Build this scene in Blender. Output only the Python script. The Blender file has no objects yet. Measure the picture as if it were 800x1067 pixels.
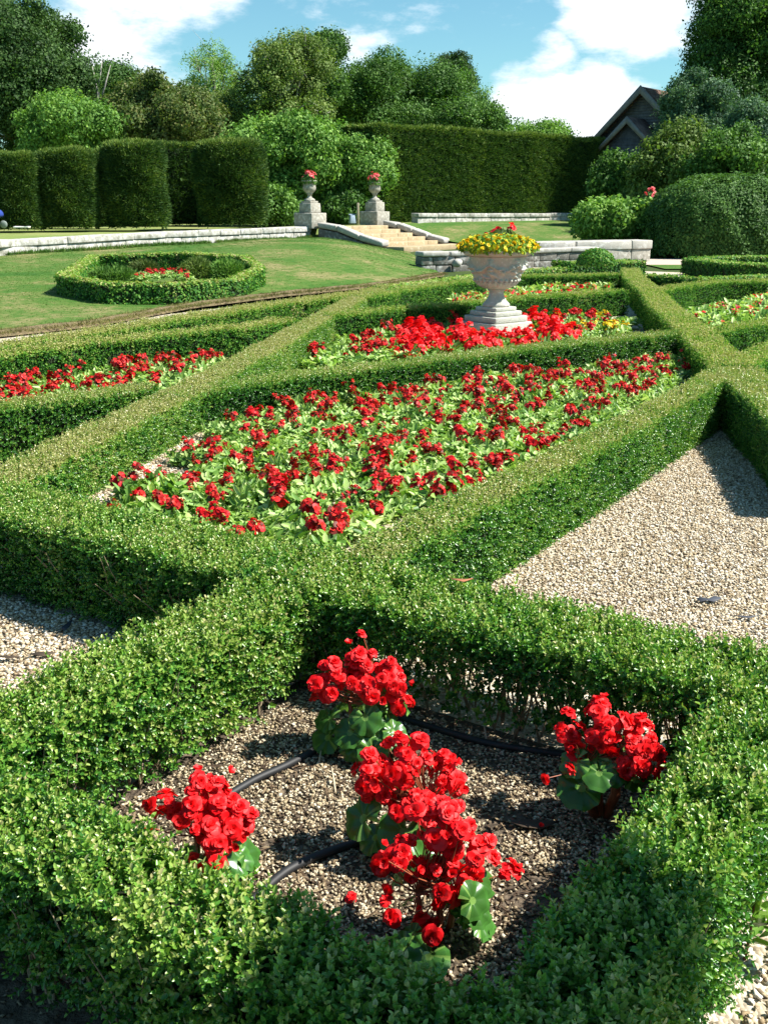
import bpy, math, random
import numpy as np
from math import radians as R, sin, cos, pi

# ------------------------------------------------------------------ camera, sky, sun, exposure
S = bpy.context.scene
COL = S.collection
CAM_H, PITCH, FPX = 1.6, math.atan((533.5 - 215) / 1050.), 1050.
cam = bpy.data.cameras.new('camera'); cam_o = bpy.data.objects.new('camera', cam); COL.objects.link(cam_o)
cam_o.location = (0, 0, CAM_H); cam_o.rotation_euler = (pi / 2 - PITCH, 0, 0)
cam.sensor_fit = 'VERTICAL'; cam.sensor_height = 36; cam.sensor_width = 27; cam.lens = 36 * FPX / 1067
cam.clip_start = 0.05; cam.clip_end = 2000
S.camera = cam_o
SUN_AZ, SUN_EL = R(94), R(50)                      # azimuth clockwise from +Y
sun = bpy.data.lights.new('sun', 'SUN'); sun_o = bpy.data.objects.new('sun', sun); COL.objects.link(sun_o)
sun.energy = 5.0; sun.angle = R(0.53); sun.color = (1.0, 0.955, 0.87)
sun_o.rotation_euler = (pi / 2 - SUN_EL, 0, pi - SUN_AZ)
w = bpy.data.worlds.new('World'); S.world = w; w.use_nodes = True
S.view_settings.view_transform = 'Standard'; S.view_settings.look = 'None'
S.view_settings.gamma = 1.0; S.view_settings.exposure = 1.10
S.render.engine = 'CYCLES'
S.cycles.max_bounces = 6; S.cycles.transparent_max_bounces = 6

def world_nodes():
    nt = w.node_tree; N = nt.nodes; L = nt.links; N.clear()
    out = N.new('ShaderNodeOutputWorld'); bg = N.new('ShaderNodeBackground'); L.new(bg.outputs[0], out.inputs[0])
    sky = N.new('ShaderNodeTexSky'); sky.sky_type = 'NISHITA'; sky.sun_disc = False
    sky.sun_elevation = SUN_EL; sky.sun_rotation = SUN_AZ; sky.altitude = 60; sky.air_density = 1.0; sky.dust_density = 0.4; sky.ozone_density = 0.6
    bg.inputs[1].default_value = 0.052
    tint = N.new('ShaderNodeMix'); tint.data_type = 'RGBA'; tint.blend_type = 'MULTIPLY'; tint.inputs[0].default_value = 1
    L.new(sky.outputs[0], tint.inputs[6]); tint.inputs[7].default_value = (0.86, 1.34, 1.34, 1)
    tc = N.new('ShaderNodeTexCoord'); mp = N.new('ShaderNodeMapping'); L.new(tc.outputs['Generated'], mp.inputs[0])
    mp.inputs['Scale'].default_value = (1.0, 1.0, 2.4)
    nz = N.new('ShaderNodeTexNoise'); nz.inputs['Scale'].default_value = 7.5; nz.inputs['Detail'].default_value = 11; nz.inputs['Roughness'].default_value = 0.62
    L.new(mp.outputs[0], nz.inputs[0])
    # cloud banks: world directions with an angular radius, broken up by the noise
    acc = None
    def ray(u, v):
        x = (u - 400) / FPX; y = -(v - 533.5) / FPX
        d = (x, cos(PITCH) + y * sin(PITCH), -sin(PITCH) + y * cos(PITCH)); n = math.sqrt(sum(c * c for c in d))
        return tuple(c / n for c in d)
    for u, v, rad, k in CLOUDS:
        dt = N.new('ShaderNodeVectorMath'); dt.operation = 'DOT_PRODUCT'; L.new(tc.outputs['Generated'], dt.inputs[0]); dt.inputs[1].default_value = ray(u, v)
        mr = N.new('ShaderNodeMapRange'); mr.interpolation_type = 'SMOOTHSTEP'; L.new(dt.outputs['Value'], mr.inputs[0])
        mr.inputs[1].default_value = cos(R(rad)); mr.inputs[2].default_value = 1.0; mr.inputs[3].default_value = 0; mr.inputs[4].default_value = k
        if acc is None: acc = mr.outputs[0]
        else:
            mx = N.new('ShaderNodeMath'); mx.operation = 'MAXIMUM'; L.new(acc, mx.inputs[0]); L.new(mr.outputs[0], mx.inputs[1]); acc = mx.outputs[0]
    ad = N.new('ShaderNodeMath'); ad.operation = 'ADD'; L.new(acc, ad.inputs[0]); L.new(nz.outputs[0], ad.inputs[1])
    cr = N.new('ShaderNodeMapRange'); cr.interpolation_type = 'SMOOTHSTEP'; L.new(ad.outputs[0], cr.inputs[0])
    cr.inputs[1].default_value = 0.80; cr.inputs[2].default_value = 1.02
    cr.inputs[3].default_value = 0.0; cr.inputs[4].default_value = 1.0
    mix = N.new('ShaderNodeMix'); mix.data_type = 'RGBA'; L.new(cr.outputs[0], mix.inputs[0]); L.new(tint.outputs[2], mix.inputs[6])
    mix.inputs[7].default_value = (11.0, 11.6, 12.2, 1)
    L.new(mix.outputs[2], bg.inputs[0])
CLOUDS = [(655, -2, 5.5, .50), (720, 15, 4.0, .40), (575, 68, 2.6, .46), (545, 100, 3.4, .52), (620, 100, 3.2, .52), (590, 135, 5, .55), (650, 128, 4, .45),
          (150, 45, 6, .36), (90, 60, 5, .44), (250, 15, 7, .22), (330, 0, 4, .30), (150, 85, 6, .42), (190, -10, 6, .34), (420, 5, 3, .22),
          (430, -150, 16, .36), (900, -60, 14, .4), (-300, -30, 22, .4)]
world_nodes()

# ------------------------------------------------------------------ helpers
rng = np.random.default_rng(7); random.seed(7)
def ray_pt(u, v, z=0.0):            # where the sight line through a photo point meets height z
    x = (u - 400) / FPX; y = -(v - 533.5) / FPX
    dY = cos(PITCH) + y * sin(PITCH); dZ = -sin(PITCH) + y * cos(PITCH); t = (z - CAM_H) / dZ
    return (x * t, dY * t)
def at(u, v, Y):                    # ... or meets forward distance Y
    x = (u - 400) / FPX; y = -(v - 533.5) / FPX
    dY = cos(PITCH) + y * sin(PITCH); dZ = -sin(PITCH) + y * cos(PITCH); t = Y / dY
    return (x * t, Y, CAM_H + dZ * t)
AZ = R(33); UX = np.array((sin(AZ), cos(AZ))); VX = np.array((-cos(AZ), sin(AZ)))
def W(u, v): p = UX * u + VX * v; return (float(p[0]), float(p[1]))

def mesh_np(name, V, F, mat, col=None, smooth=False, parent=None, mats=None, midx=None):
    V = np.ascontiguousarray(V, dtype=np.float32); me = bpy.data.meshes.new(name)
    if isinstance(F, np.ndarray):
        n, k = F.shape; tot = np.full(n, k, dtype=np.int32); idx = F.astype(np.int32).ravel()
    else:
        n = len(F); tot = np.array([len(f) for f in F], dtype=np.int32); idx = np.array([i for f in F for i in f], dtype=np.int32)
    me.vertices.add(len(V)); me.vertices.foreach_set('co', V.ravel())
    me.loops.add(len(idx)); me.loops.foreach_set('vertex_index', idx)
    me.polygons.add(n); st = np.zeros(n, dtype=np.int32); st[1:] = np.cumsum(tot)[:-1]
    me.polygons.foreach_set('loop_start', st); me.polygons.foreach_set('loop_total', tot)
    if smooth: me.polygons.foreach_set('use_smooth', np.ones(n, dtype=bool))
    if midx is not None: me.polygons.foreach_set('material_index', np.asarray(midx, dtype=np.int32))
    for m in (mats or [mat]): me.materials.append(m)
    me.update(calc_edges=True)
    if col is not None:
        a = me.attributes.new('col', 'FLOAT_COLOR', 'FACE'); c = np.ones((n, 4), dtype=np.float32); c[:, :3] = np.clip(col, 0, 1); a.data.foreach_set('color', c.ravel())
    o = bpy.data.objects.new(name, me); COL.objects.link(o)
    if parent is not None: o.parent = parent
    return o
def tag(o, label=None, cat=None, group=None, kind=None):
    if label: o['label'] = label
    if cat: o['category'] = cat
    if group: o['group'] = group
    if kind: o['kind'] = kind
    return o
def empty(name, loc=(0, 0, 0), rz=0, label=None, cat=None, group=None):
    o = bpy.data.objects.new(name, None); COL.objects.link(o); o.location = loc; o.rotation_euler = (0, 0, rz); o.empty_display_size = .1
    return tag(o, label, cat, group)
def copy_tree(o, parent=None):
    c = o.copy(); COL.objects.link(c)
    if parent is not None: c.parent = parent
    for ch in KIDS.get(o.name, []): copy_tree(ch, c)
    return c
KIDS = {}
def reg(root):
    for ch in [x for x in COL.objects if x.parent == root]:
        KIDS.setdefault(root.name, []).append(ch); reg(ch)

class G:                             # collects plain geometry
    def __init__(s): s.V = []; s.F = []
    def add(s, V, F):
        b = len(s.V); s.V += [tuple(map(float, p)) for p in V]; s.F += [tuple(int(i) + b for i in f) for f in F]
    def box(s, c, d, rz=0, taper=1.0, jit=0):
        a, b, h = d[0] / 2, d[1] / 2, d[2] / 2; P = []
        for z, t in ((-h, 1), (h, taper)):
            for x, y in ((-a, -b), (a, -b), (a, b), (-a, b)):
                x, y = x * t, y * t; P.append((c[0] + x * cos(rz) - y * sin(rz) + random.uniform(-jit, jit), c[1] + x * sin(rz) + y * cos(rz) + random.uniform(-jit, jit), c[2] + z + random.uniform(-jit, jit)))
        s.add(P, [(3, 2, 1, 0), (4, 5, 6, 7), (0, 1, 5, 4), (1, 2, 6, 5), (2, 3, 7, 6), (3, 0, 4, 7)])
    def tube(s, pts, rad, n=6, cap=True):
        pts = [np.array(p, float) for p in pts]; m = len(pts); rad = rad if hasattr(rad, '__len__') else [rad] * m; P = []
        for i, p in enumerate(pts):
            t = pts[min(i + 1, m - 1)] - pts[max(i - 1, 0)]; t /= (np.linalg.norm(t) + 1e-9)
            a = np.cross(t, (0, 0, 1.) if abs(t[2]) < .9 else (1., 0, 0)); a /= np.linalg.norm(a) + 1e-9; b = np.cross(t, a)
            for k in range(n): P.append(p + (a * cos(2 * pi * k / n) + b * sin(2 * pi * k / n)) * rad[i])
        F = [(i * n + k, i * n + (k + 1) % n, (i + 1) * n + (k + 1) % n, (i + 1) * n + k) for i in range(m - 1) for k in range(n)]
        if cap: F += [tuple(range(n))[::-1], tuple((m - 1) * n + k for k in range(n))]
        s.add(P, F)
    def lathe(s, prof, n=48, c=(0, 0, 0), fn=None):
        P = []
        for r, z in prof:
            for k in range(n):
                a = 2 * pi * k / n; rr = r + (fn(a, z, r) if fn else 0); P.append((c[0] + rr * cos(a), c[1] + rr * sin(a), c[2] + z))
        m = len(prof); F = [(i * n + k, i * n + (k + 1) % n, (i + 1) * n + (k + 1) % n, (i + 1) * n + k) for i in range(m - 1) for k in range(n)]
        F += [tuple(range(n))[::-1], tuple((m - 1) * n + k for k in range(n))]
        s.add(P, F)
    def build(s, name, mat, parent=None, smooth=False, bevel=0, mod_angle=40):
        o = mesh_np(name, np.array(s.V), s.F, mat, smooth=smooth, parent=parent)
        if bevel:
            m = o.modifiers.new('bevel', 'BEVEL'); m.width = bevel; m.segments = 2; m.limit_method = 'ANGLE'; m.angle_limit = R(mod_angle)
        return o

def vnoise(P, s, seed=0):            # smooth pseudo noise, -1..1
    x, y, z = P[:, 0] * s, P[:, 1] * s, P[:, 2] * s; a = seed * 1.7
    return (np.sin(x * 1.3 + y * 2.1 + a) * np.cos(y * 1.7 - z * 1.9 + a * 2) + np.sin(z * 2.3 + x * 1.1 - a) * np.cos(x * 2.7 + y * .6 + a * 3) + .5 * np.sin(x * 4.1 - y * 3.7 + z * 3.1 + a)) / 2.5

# ------------------------------------------------------------------ materials
def nodes(name):
    m = bpy.data.materials.new(name); m.use_nodes = True; nt = m.node_tree; nt.nodes.clear()
    out = nt.nodes.new('ShaderNodeOutputMaterial'); b = nt.nodes.new('ShaderNodeBsdfPrincipled'); nt.links.new(b.outputs[0], out.inputs[0])
    return m, nt, b, out
def leaf_mat(name, rough=.4, spec=.5, trans=.25, tcol=(1.1, 1.25, .5)):
    m, nt, b, out = nodes(name); N, L = nt.nodes, nt.links
    at_ = N.new('ShaderNodeAttribute'); at_.attribute_name = 'col'
    L.new(at_.outputs['Color'], b.inputs['Base Color']); b.inputs['Roughness'].default_value = rough; b.inputs['Specular IOR Level'].default_value = spec
    tr = N.new('ShaderNodeBsdfTranslucent'); mu = N.new('ShaderNodeMix'); mu.data_type = 'RGBA'; mu.blend_type = 'MULTIPLY'; mu.inputs[0].default_value = 1
    L.new(at_.outputs['Color'], mu.inputs[6]); mu.inputs[7].default_value = (*tcol, 1); L.new(mu.outputs[2], tr.inputs[0])
    mx = N.new('ShaderNodeMixShader'); mx.inputs[0].default_value = trans; L.new(b.outputs[0], mx.inputs[1]); L.new(tr.outputs[0], mx.inputs[2]); L.new(mx.outputs[0], out.inputs[0])
    return m
def plain(name, c, rough=.7, bump=None, var=0, vs=8, spec=.3, c2=None, detail=6, metallic=0):
    m, nt, b, out = nodes(name); N, L = nt.nodes, nt.links
    b.inputs['Roughness'].default_value = rough; b.inputs['Specular IOR Level'].default_value = spec; b.inputs['Metallic'].default_value = metallic
    tc = N.new('ShaderNodeTexCoord')
    if var or c2:
        nz = N.new('ShaderNodeTexNoise'); nz.inputs['Scale'].default_value = vs; nz.inputs['Detail'].default_value = detail; nz.inputs['Roughness'].default_value = .65; L.new(tc.outputs['Object'], nz.inputs[0])
        cr = N.new('ShaderNodeValToRGB'); L.new(nz.outputs[0], cr.inputs[0]); c2 = c2 or tuple(x * (1 - var) for x in c)
        cr.color_ramp.elements[0].position = .36; cr.color_ramp.elements[1].position = .62
        cr.color_ramp.elements[0].color = (*c2, 1); cr.color_ramp.elements[1].color = (*c, 1); L.new(cr.outputs[0], b.inputs['Base Color'])
    else: b.inputs['Base Color'].default_value = (*c, 1)
    if bump:
        n2 = N.new('ShaderNodeTexNoise'); n2.inputs['Scale'].default_value = bump[0]; n2.inputs['Detail'].default_value = 6; L.new(tc.outputs['Object'], n2.inputs[0])
        bp = N.new('ShaderNodeBump'); bp.inputs['Strength'].default_value = bump[1]; bp.inputs['Distance'].default_value = bump[2]; L.new(n2.outputs[0], bp.inputs['Height']); L.new(bp.outputs[0], b.inputs['Normal'])
    return m
def stone_mat(name, base, lichen, dark, scale=6, lam=.5):
    m, nt, b, out = nodes(name); N, L = nt.nodes, nt.links
    tc = N.new('ShaderNodeTexCoord')
    def noise(s, d=8, r=.65):
        n = N.new('ShaderNodeTexNoise'); n.inputs['Scale'].default_value = s; n.inputs['Detail'].default_value = d; n.inputs['Roughness'].default_value = r; L.new(tc.outputs['Object'], n.inputs[0]); return n
    def ramp(src, p0, p1):
        r = N.new('ShaderNodeMapRange'); r.inputs[1].default_value = p0; r.inputs[2].default_value = p1; L.new(src, r.inputs[0]); return r.outputs[0]
    def mixc(f, a, bb):
        x = N.new('ShaderNodeMix'); x.data_type = 'RGBA'; L.new(f, x.inputs[0])
        for i, c in ((6, a), (7, bb)):
            if isinstance(c, tuple): x.inputs[i].default_value = (*c, 1)
            else: L.new(c, x.inputs[i])
        return x.outputs[2]
    c = mixc(ramp(noise(scale).outputs[0], .35, .65), tuple(x * .8 for x in base), base)
    c = mixc(ramp(noise(scale * 2.3).outputs[0], .60 - .12 * lam, .68), c, lichen)
    c = mixc(ramp(noise(scale * 1.6, 10, .75).outputs[0], .64 - .12 * lam, .74), c, dark)
    L.new(c, b.inputs['Base Color']); b.inputs['Roughness'].default_value = .9; b.inputs['Specular IOR Level'].default_value = .2
    bp = N.new('ShaderNodeBump'); bp.inputs['Strength'].default_value = .5; bp.inputs['Distance'].default_value = .02; L.new(noise(scale * 5).outputs[0], bp.inputs['Height']); L.new(bp.outputs[0], b.inputs['Normal'])
    return m
M = dict(
    boxfar=leaf_mat('distant_box_leaf', .55, .22, .28),
    box=leaf_mat('box_leaf', .32, .55, .26), far=leaf_mat('tree_leaf', .6, .18, .28), yew=leaf_mat('yew_leaf', .6, .15, .2),
    bed=leaf_mat('bedding_leaf', .45, .35, .3), petal=leaf_mat('petal', .5, .25, .22, (1.1, .5, .5)), bleaf=leaf_mat('begonia_leaf', .28, .5, .28),
    grass=leaf_mat('grass_blade', .6, .2, .25), chip=leaf_mat('stone_chip', .85, .15, 0),
    twig=plain('box_twig', (.32, .25, .16), .85, (60, .4, .005), .45, 30), bark=plain('bark', (.13, .10, .075), .9, (9, .8, .05), .5, 3),
    palebark=plain('pale_bark', (.42, .40, .36), .85, (9, .6, .03), .35, 4),
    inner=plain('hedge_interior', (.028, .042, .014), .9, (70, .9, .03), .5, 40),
    yinner=plain('yew_interior', (.014, .028, .010), .95, (14, 1, .1), .5, 9),
    hose=plain('hose_rubber', (.012, .013, .015), .6, (60, .1, .002), .2, 20, .5), stem=plain('begonia_stem', (.36, .10, .045), .4, (80, .3, .003), .4, 40, .5),
    wall=stone_mat('wall_stone', (.40, .38, .34), (.66, .65, .62), (.10, .11, .06), 3.0, 1.5),
    dwall=stone_mat('dark_wall_stone', (.17, .16, .14), (.50, .50, .47), (.045, .05, .04), 2.5, .8),
    cope=stone_mat('coping_stone', (.42, .40, .36), (.60, .60, .57), (.10, .11, .09), 2.0, .6),
    urn=stone_mat('urn_stone', (.48, .49, .42), (.60, .61, .55), (.27, .28, .22), 12, .3),
    ped=stone_mat('pedestal_stone', (.34, .32, .27), (.52, .51, .46), (.10, .10, .08), 4, .9),
    step=stone_mat('step_stone', (.42, .33, .20), (.52, .46, .34), (.20, .16, .10), 3, .5),
    board=plain('weatherboard', (.17, .165, .17), .85, (14, .5, .02), .4, 6), barge=plain('barge_board', (.26, .24, .22), .8, (10, .3, .01), .3, 4),
    tile=plain('roof_tile', (.26, .16, .12), .9, (7, .8, .05), .5, 3.5), white=plain('white_stone', (.75, .73, .70), .8),
    blue=plain('blue_fabric', (.02, .05, .26), .7), black=plain('black_fabric', (.02, .02, .025), .8), tyre=plain('pale_wheel', (.22, .26, .24), .6),
    post=plain('wooden_post', (.55, .47, .33), .8, (30, .4, .01), .3, 12), dead=plain('dead_leaf', (.09, .065, .045), .8, (30, .4, .01), .4, 20),
    slate=plain('dark_scrap', (.055, .06, .075), .6), clay=plain('terracotta', (.42, .16, .08), .8, (12, .3, .005), .3, 6),
    soil=plain('bed_soil', (.15, .115, .08), .95, (45, 1, .03), c2=(.05, .038, .026), vs=22),
)
def ground_mat(name, kind):
    m, nt, b, out = nodes(name); N, L = nt.nodes, nt.links
    tc = N.new('ShaderNodeTexCoord'); b.inputs['Roughness'].default_value = .95; b.inputs['Specular IOR Level'].default_value = .15
    def noise(s, d=6, r=.6):
        n = N.new('ShaderNodeTexNoise'); n.inputs['Scale'].default_value = s; n.inputs['Detail'].default_value = d; n.inputs['Roughness'].default_value = r; L.new(tc.outputs['Object'], n.inputs[0]); return n.outputs[0]
    def ramp(src, stops):
        r = N.new('ShaderNodeValToRGB'); L.new(src, r.inputs[0]); e = r.color_ramp.elements
        while len(e) < len(stops): e.new(.5)
        for i, (p, c) in enumerate(stops): e[i].position = p; e[i].color = (*c, 1)
        return r.outputs[0]
    if kind == 'gravel':
        vo = N.new('ShaderNodeTexVoronoi'); vo.inputs['Scale'].default_value = 85; L.new(tc.outputs['Object'], vo.inputs[0])
        sp = N.new('ShaderNodeSeparateColor'); L.new(vo.outputs['Color'], sp.inputs[0])
        c = ramp(sp.outputs[0], [(0, (.20, .16, .11)), (.25, (.40, .33, .23)), (.6, (.52, .45, .34)), (1, (.68, .63, .54))]); L.new(c, b.inputs['Base Color'])
        bp = N.new('ShaderNodeBump'); bp.inputs['Strength'].default_value = .8; bp.inputs['Distance'].default_value = .008; bp.invert = True; L.new(vo.outputs['Distance'], bp.inputs['Height']); L.new(bp.outputs[0], b.inputs['Normal'])
    else:
        if kind == 'lawn': st = [(.34, (.030, .095, .014)), (.45, (.055, .135, .020)), (.52, (.10, .155, .034)), (.575, (.20, .19, .075)), (.64, (.30, .25, .13))]
        elif kind == 'dry': st = [(.25, (.07, .14, .03)), (.5, (.16, .20, .06)), (.7, (.27, .25, .12))]
        else: st = [(.3, (.03, .055, .014)), (.6, (.06, .09, .022)), (.8, (.09, .11, .03))]
        mn = N.new('ShaderNodeMix'); mn.inputs[0].default_value = .42; L.new(noise(.42, 8, .62), mn.inputs[2]); L.new(noise(6, 8, .75), mn.inputs[3])
        L.new(ramp(mn.outputs[0], st), b.inputs['Base Color'])
        bp = N.new('ShaderNodeBump'); bp.inputs['Strength'].default_value = .7; bp.inputs['Distance'].default_value = .03; L.new(noise(55, 4), bp.inputs['Height']); L.new(bp.outputs[0], b.inputs['Normal'])
    return m
GM = {k: ground_mat(k + '_surface', k) for k in ('gravel', 'lawn', 'dry', 'rough')}

# ------------------------------------------------------------------ leaf clump templates: (verts, quads, tint offset per face)
def leaf_quads(L, w, fold=.25, curl=.12):
    V = np.array([(0, 0, 0), (w * .5, L * .32, fold * w), (w * .42, L * .72, fold * w - curl * L), (0, L, -curl * L * 1.5), (-w * .42, L * .72, fold * w - curl * L), (-w * .5, L * .32, fold * w)])
    return V, np.array([(0, 1, 2, 3), (0, 3, 4, 5)])
def rotm(ax, a):
    ax = np.array(ax, float); ax /= np.linalg.norm(ax); K = np.array([[0, -ax[2], ax[1]], [ax[2], 0, -ax[0]], [-ax[1], ax[0], 0]])
    return np.eye(3) + sin(a) * K + (1 - cos(a)) * K @ K
def sprig(pairs=5, L=.013, w=.0085, h=.03, seed=0, el=.75):
    r = np.random.default_rng(seed); VV, FF, TT = [], [], []; n = 0
    bend = r.uniform(-.3, .3, 2)
    for i in range(pairs):
        t = i / (pairs - 1); z = h * t
        for k in (0, 1):
            s = (1.0 - .35 * t) * r.uniform(.8, 1.15); V, F = leaf_quads(L * s, w * s)
            V = V @ rotm((1, 0, 0), el * (1 + .5 * t) + r.uniform(-.35, .35)).T; V = V @ rotm((0, 0, 1), i * pi / 2 + k * pi + r.uniform(-.4, .4)).T
            V = V + np.array((bend[0] * z * t, bend[1] * z * t, z)); VV.append(V); FF.append(F + n); n += 6; o = r.normal(0, .12) + .3 * (t - .5); TT += [o, o]
    return np.vstack(VV), np.vstack(FF), np.array(TT)
def spray(n=8, rad=.3, L=.16, w=.1, seed=0):           # loose clump of single-quad leaves for trees and far hedges
    r = np.random.default_rng(seed); VV, FF, TT = [], [], []
    for i in range(n):
        V = np.array([(0, 0, 0), (w * .5, L * .45, 0), (0, L, -.15 * L), (-w * .5, L * .45, 0)]) * r.uniform(.7, 1.3)
        A = rotm(r.normal(size=3), r.uniform(-.9, .9)) @ rotm((0, 0, 1), r.uniform(0, 2 * pi))
        p = r.normal(size=3); p = p / np.linalg.norm(p) * rad * r.uniform(.2, 1) ** .6; VV.append(V @ A.T + p); FF.append(np.array([(0, 1, 2, 3)]) + 4 * i); TT.append(r.normal(0, .22))
    return np.vstack(VV), np.vstack(FF), np.array(TT)
def shoots(n=7, L=.14, w=.022, seed=0, spread=.8):      # upright needle-like tufts (yew, conifer)
    r = np.random.default_rng(seed); VV, FF, TT = [], [], []
    for i in range(n):
        l = L * r.uniform(.6, 1.2); V = np.array([(-w * .3, 0, 0), (w * .5, l * .4, 0), (0, l, .1 * l), (-w * .6, l * .45, 0)])
        A = rotm((0, 0, 1), r.uniform(0, 2 * pi)) @ rotm((1, 0, 0), pi / 2 - r.uniform(.1, spread)) @ rotm((0, 1, 0), r.uniform(-1.5, 1.5))
        VV.append(V @ A.T + np.array((r.normal() * L * .25, r.normal() * L * .25, 0))); FF.append(np.array([(0, 1, 2, 3)]) + 4 * i); TT.append(r.normal(0, .2))
    return np.vstack(VV), np.vstack(FF), np.array(TT)
def basis(nrm, jit=.5):
    N = len(nrm); z = nrm + rng.normal(size=(N, 3)) * jit; z /= np.linalg.norm(z, axis=1)[:, None]
    a = rng.normal(size=(N, 3)); x = np.cross(a, z); x /= np.linalg.norm(x, axis=1)[:, None] + 1e-9; y = np.cross(z, x)
    return np.stack([x, y, z], axis=2)
def scatter(temps, P, Rm, sc, t, ramp_cols):
    """place a random template at each point; t (N) picks the colour along ramp_cols"""
    VV, FF, CC = [], [], []; n = 0; pick = rng.integers(0, len(temps), len(P)); rc = np.array(ramp_cols, float)
    for k, (V, F, T) in enumerate(temps):
        i = np.where(pick == k)[0]
        if not len(i): continue
        X = np.einsum('nij,vj->nvi', Rm[i], V) * sc[i, None, None] + P[i, None, :]
        VV.append(X.reshape(-1, 3)); m = len(V); f = F[None] + (np.arange(len(i)) * m)[:, None, None]; FF.append(f.reshape(-1, F.shape[1]) + n); n += X.shape[0] * m
        tt = np.clip(t[i, None] + T[None, :], 0, 1) * (len(rc) - 1.001); lo = tt.astype(int); fr = (tt - lo)[..., None]
        CC.append(((rc[lo] * (1 - fr) + rc[lo + 1] * fr)).reshape(-1, 3))
    return np.vstack(VV), np.vstack(FF), np.vstack(CC)

# ------------------------------------------------------------------ setting: ground, gravel, lawns
def sheet(name, poly, z, mat, kind='structure', n=1):
    g = G(); g.add([(x, y, z) for x, y in poly], [tuple(range(len(poly)))]); return tag(g.build(name, mat), kind=kind)
g = G(); g.add([(-900, -300, -.03), (900, -300, -.03), (900, 1500, -.03), (-900, 1500, -.03)], [(0, 1, 2, 3)]); tag(g.build('ground', GM['rough']), kind='structure')
sheet('gravel', [W(-3, -6), W(26, -6), W(26, 12), W(19.5, 11.2), W(9, 11.5), W(-3, 8)], 0.0, GM['gravel'])
EDGE = [ray_pt(*p) for p in ((0, 352), (100, 341), (200, 322), (300, 309), (400, 299), (462, 288))]   # lawn edge along the box garden
def path_at(P, t):
    P = np.array(P, float); d = np.r_[0, np.cumsum(np.linalg.norm(np.diff(P, axis=0), axis=1))]; return np.stack([np.interp(t * d[-1], d, P[:, k]) for k in range(P.shape[1])], axis=-1)
WALL = [(-20.5, 2.0, .60), (-13.2, 20.0, .66), (at(0, 250, 29.2)), (at(160, 241.5, 34.5)), (-3.05, 41.0, .85)]
# the mown bank: a ruled surface from garden edge to wall foot, with a smooth profile
edge = [(EDGE[0][0] - 12, EDGE[0][1] - 16)] + [(EDGE[0][0] - 4, EDGE[0][1] - 6)] + EDGE
top = [(-20.3, 2.0, .2), (-13, 20, .25), (*at(0, 268, 28.9)[:2], .30), (*at(160, 256, 34.2)[:2], .36), (-2.6, 40.2, .42), (.9, 38.3, .0)]
def wall_foot(t): return path_at(top, t)
V, F = [], []; nu, nv = 90, 40
for j in range(nu + 1):
    t = j / nu; e = path_at(edge, t); f = wall_foot(t)
    for k in range(nv + 1):
        s = k / nv; x = e[0] + (f[0] - e[0]) * s; y = e[1] + (f[1] - e[1]) * s
        z = .015 + (f[2] - .015) * s ** .9 + .40 * sin(pi * min(1, s * 1.0)) * max(0, sin(pi * np.clip((t - .72) / .28, 0, 1))) + .015 * sin(x * 1.3) * cos(y * .9)
        V.append((x, y, max(z, .004)))
F = [(j * (nv + 1) + k, (j + 1) * (nv + 1) + k, (j + 1) * (nv + 1) + k + 1, j * (nv + 1) + k + 1) for j in range(nu) for k in range(nv)]
BANK = np.array(V)
tag(mesh_np('lawn', BANK, [f[::-1] for f in F], GM['lawn'], smooth=True), kind='structure')
def bank_z(x, y):
    d = (BANK[:, 0] - x) ** 2 + (BANK[:, 1] - y) ** 2; i = np.argsort(d)[:4]; wt = 1 / (d[i] + 1e-4); return float((BANK[i, 2] * wt).sum() / wt.sum())
# upper terrace behind the wall
TP = [(x, y, z - .06) for x, y, z in WALL] + [(-2.9, 41.2, .80), (.1, 45.3, .84), (1.5, 47.6, .9), (11.4, 54.2, .95), (60, 90, 1.0), (60, 260, 1.2), (-160, 260, 1.2), (-160, 2, .6)]
n_ = len(TP); g = G(); g.add(TP + [(x, y, -.1) for x, y, z in TP], [tuple(range(n_))] + [(i, i + n_, (i + 1) % n_ + n_, (i + 1) % n_) for i in range(n_)])
tag(g.build('terrace', GM['dry']), kind='structure')
# grass slope right of the steps
g = G(); A = [(.1, 45.35, .845), (1.5, 47.65, .90), (11.4, 54.25, .95), (14, 44, .5), (12.5, 38, .28), (3.2, 40.6, .2), (2.8, 42.5, .22), (1.4, 43.5, .55), (3.2, 36, -.02), (13, 33.6, -.02)]
g.add(A, [(0, 1, 7), (1, 6, 7), (1, 2, 3, 6), (3, 4, 5, 6), (5, 4, 9, 8)]); tag(g.build('grass_slope', GM['lawn']), kind='structure')
sheet('path', [(at(655, 274, 31)[0], 29.6), (40, 29.6), (40, 33), (8, 33)], .006, plain('path_surface', (.52, .42, .35), .95, (60, .5, .01), .25, 30))
sheet('grass_verge', [(7.5, 27.6), (40, 27.6), (40, 29.6), (7.5, 29.6)], .006, GM['lawn'])
sheet('flower_bed_soil', [W(2.8, 1.95), W(8.2, 2.05), W(10.3, 3.1), W(8.9, 3.75), W(7.1, 4.35), W(5.9, 4.75), W(5.1, 4.9), W(2.9, 3.95)], .10, GM['gravel'])
# planting soil in the nearest bed
sheet('soil', [W(1.15, .5), W(2.6, .5), W(2.6, 2.0), W(1.15, 2.0)], .005, M['soil'])

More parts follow.
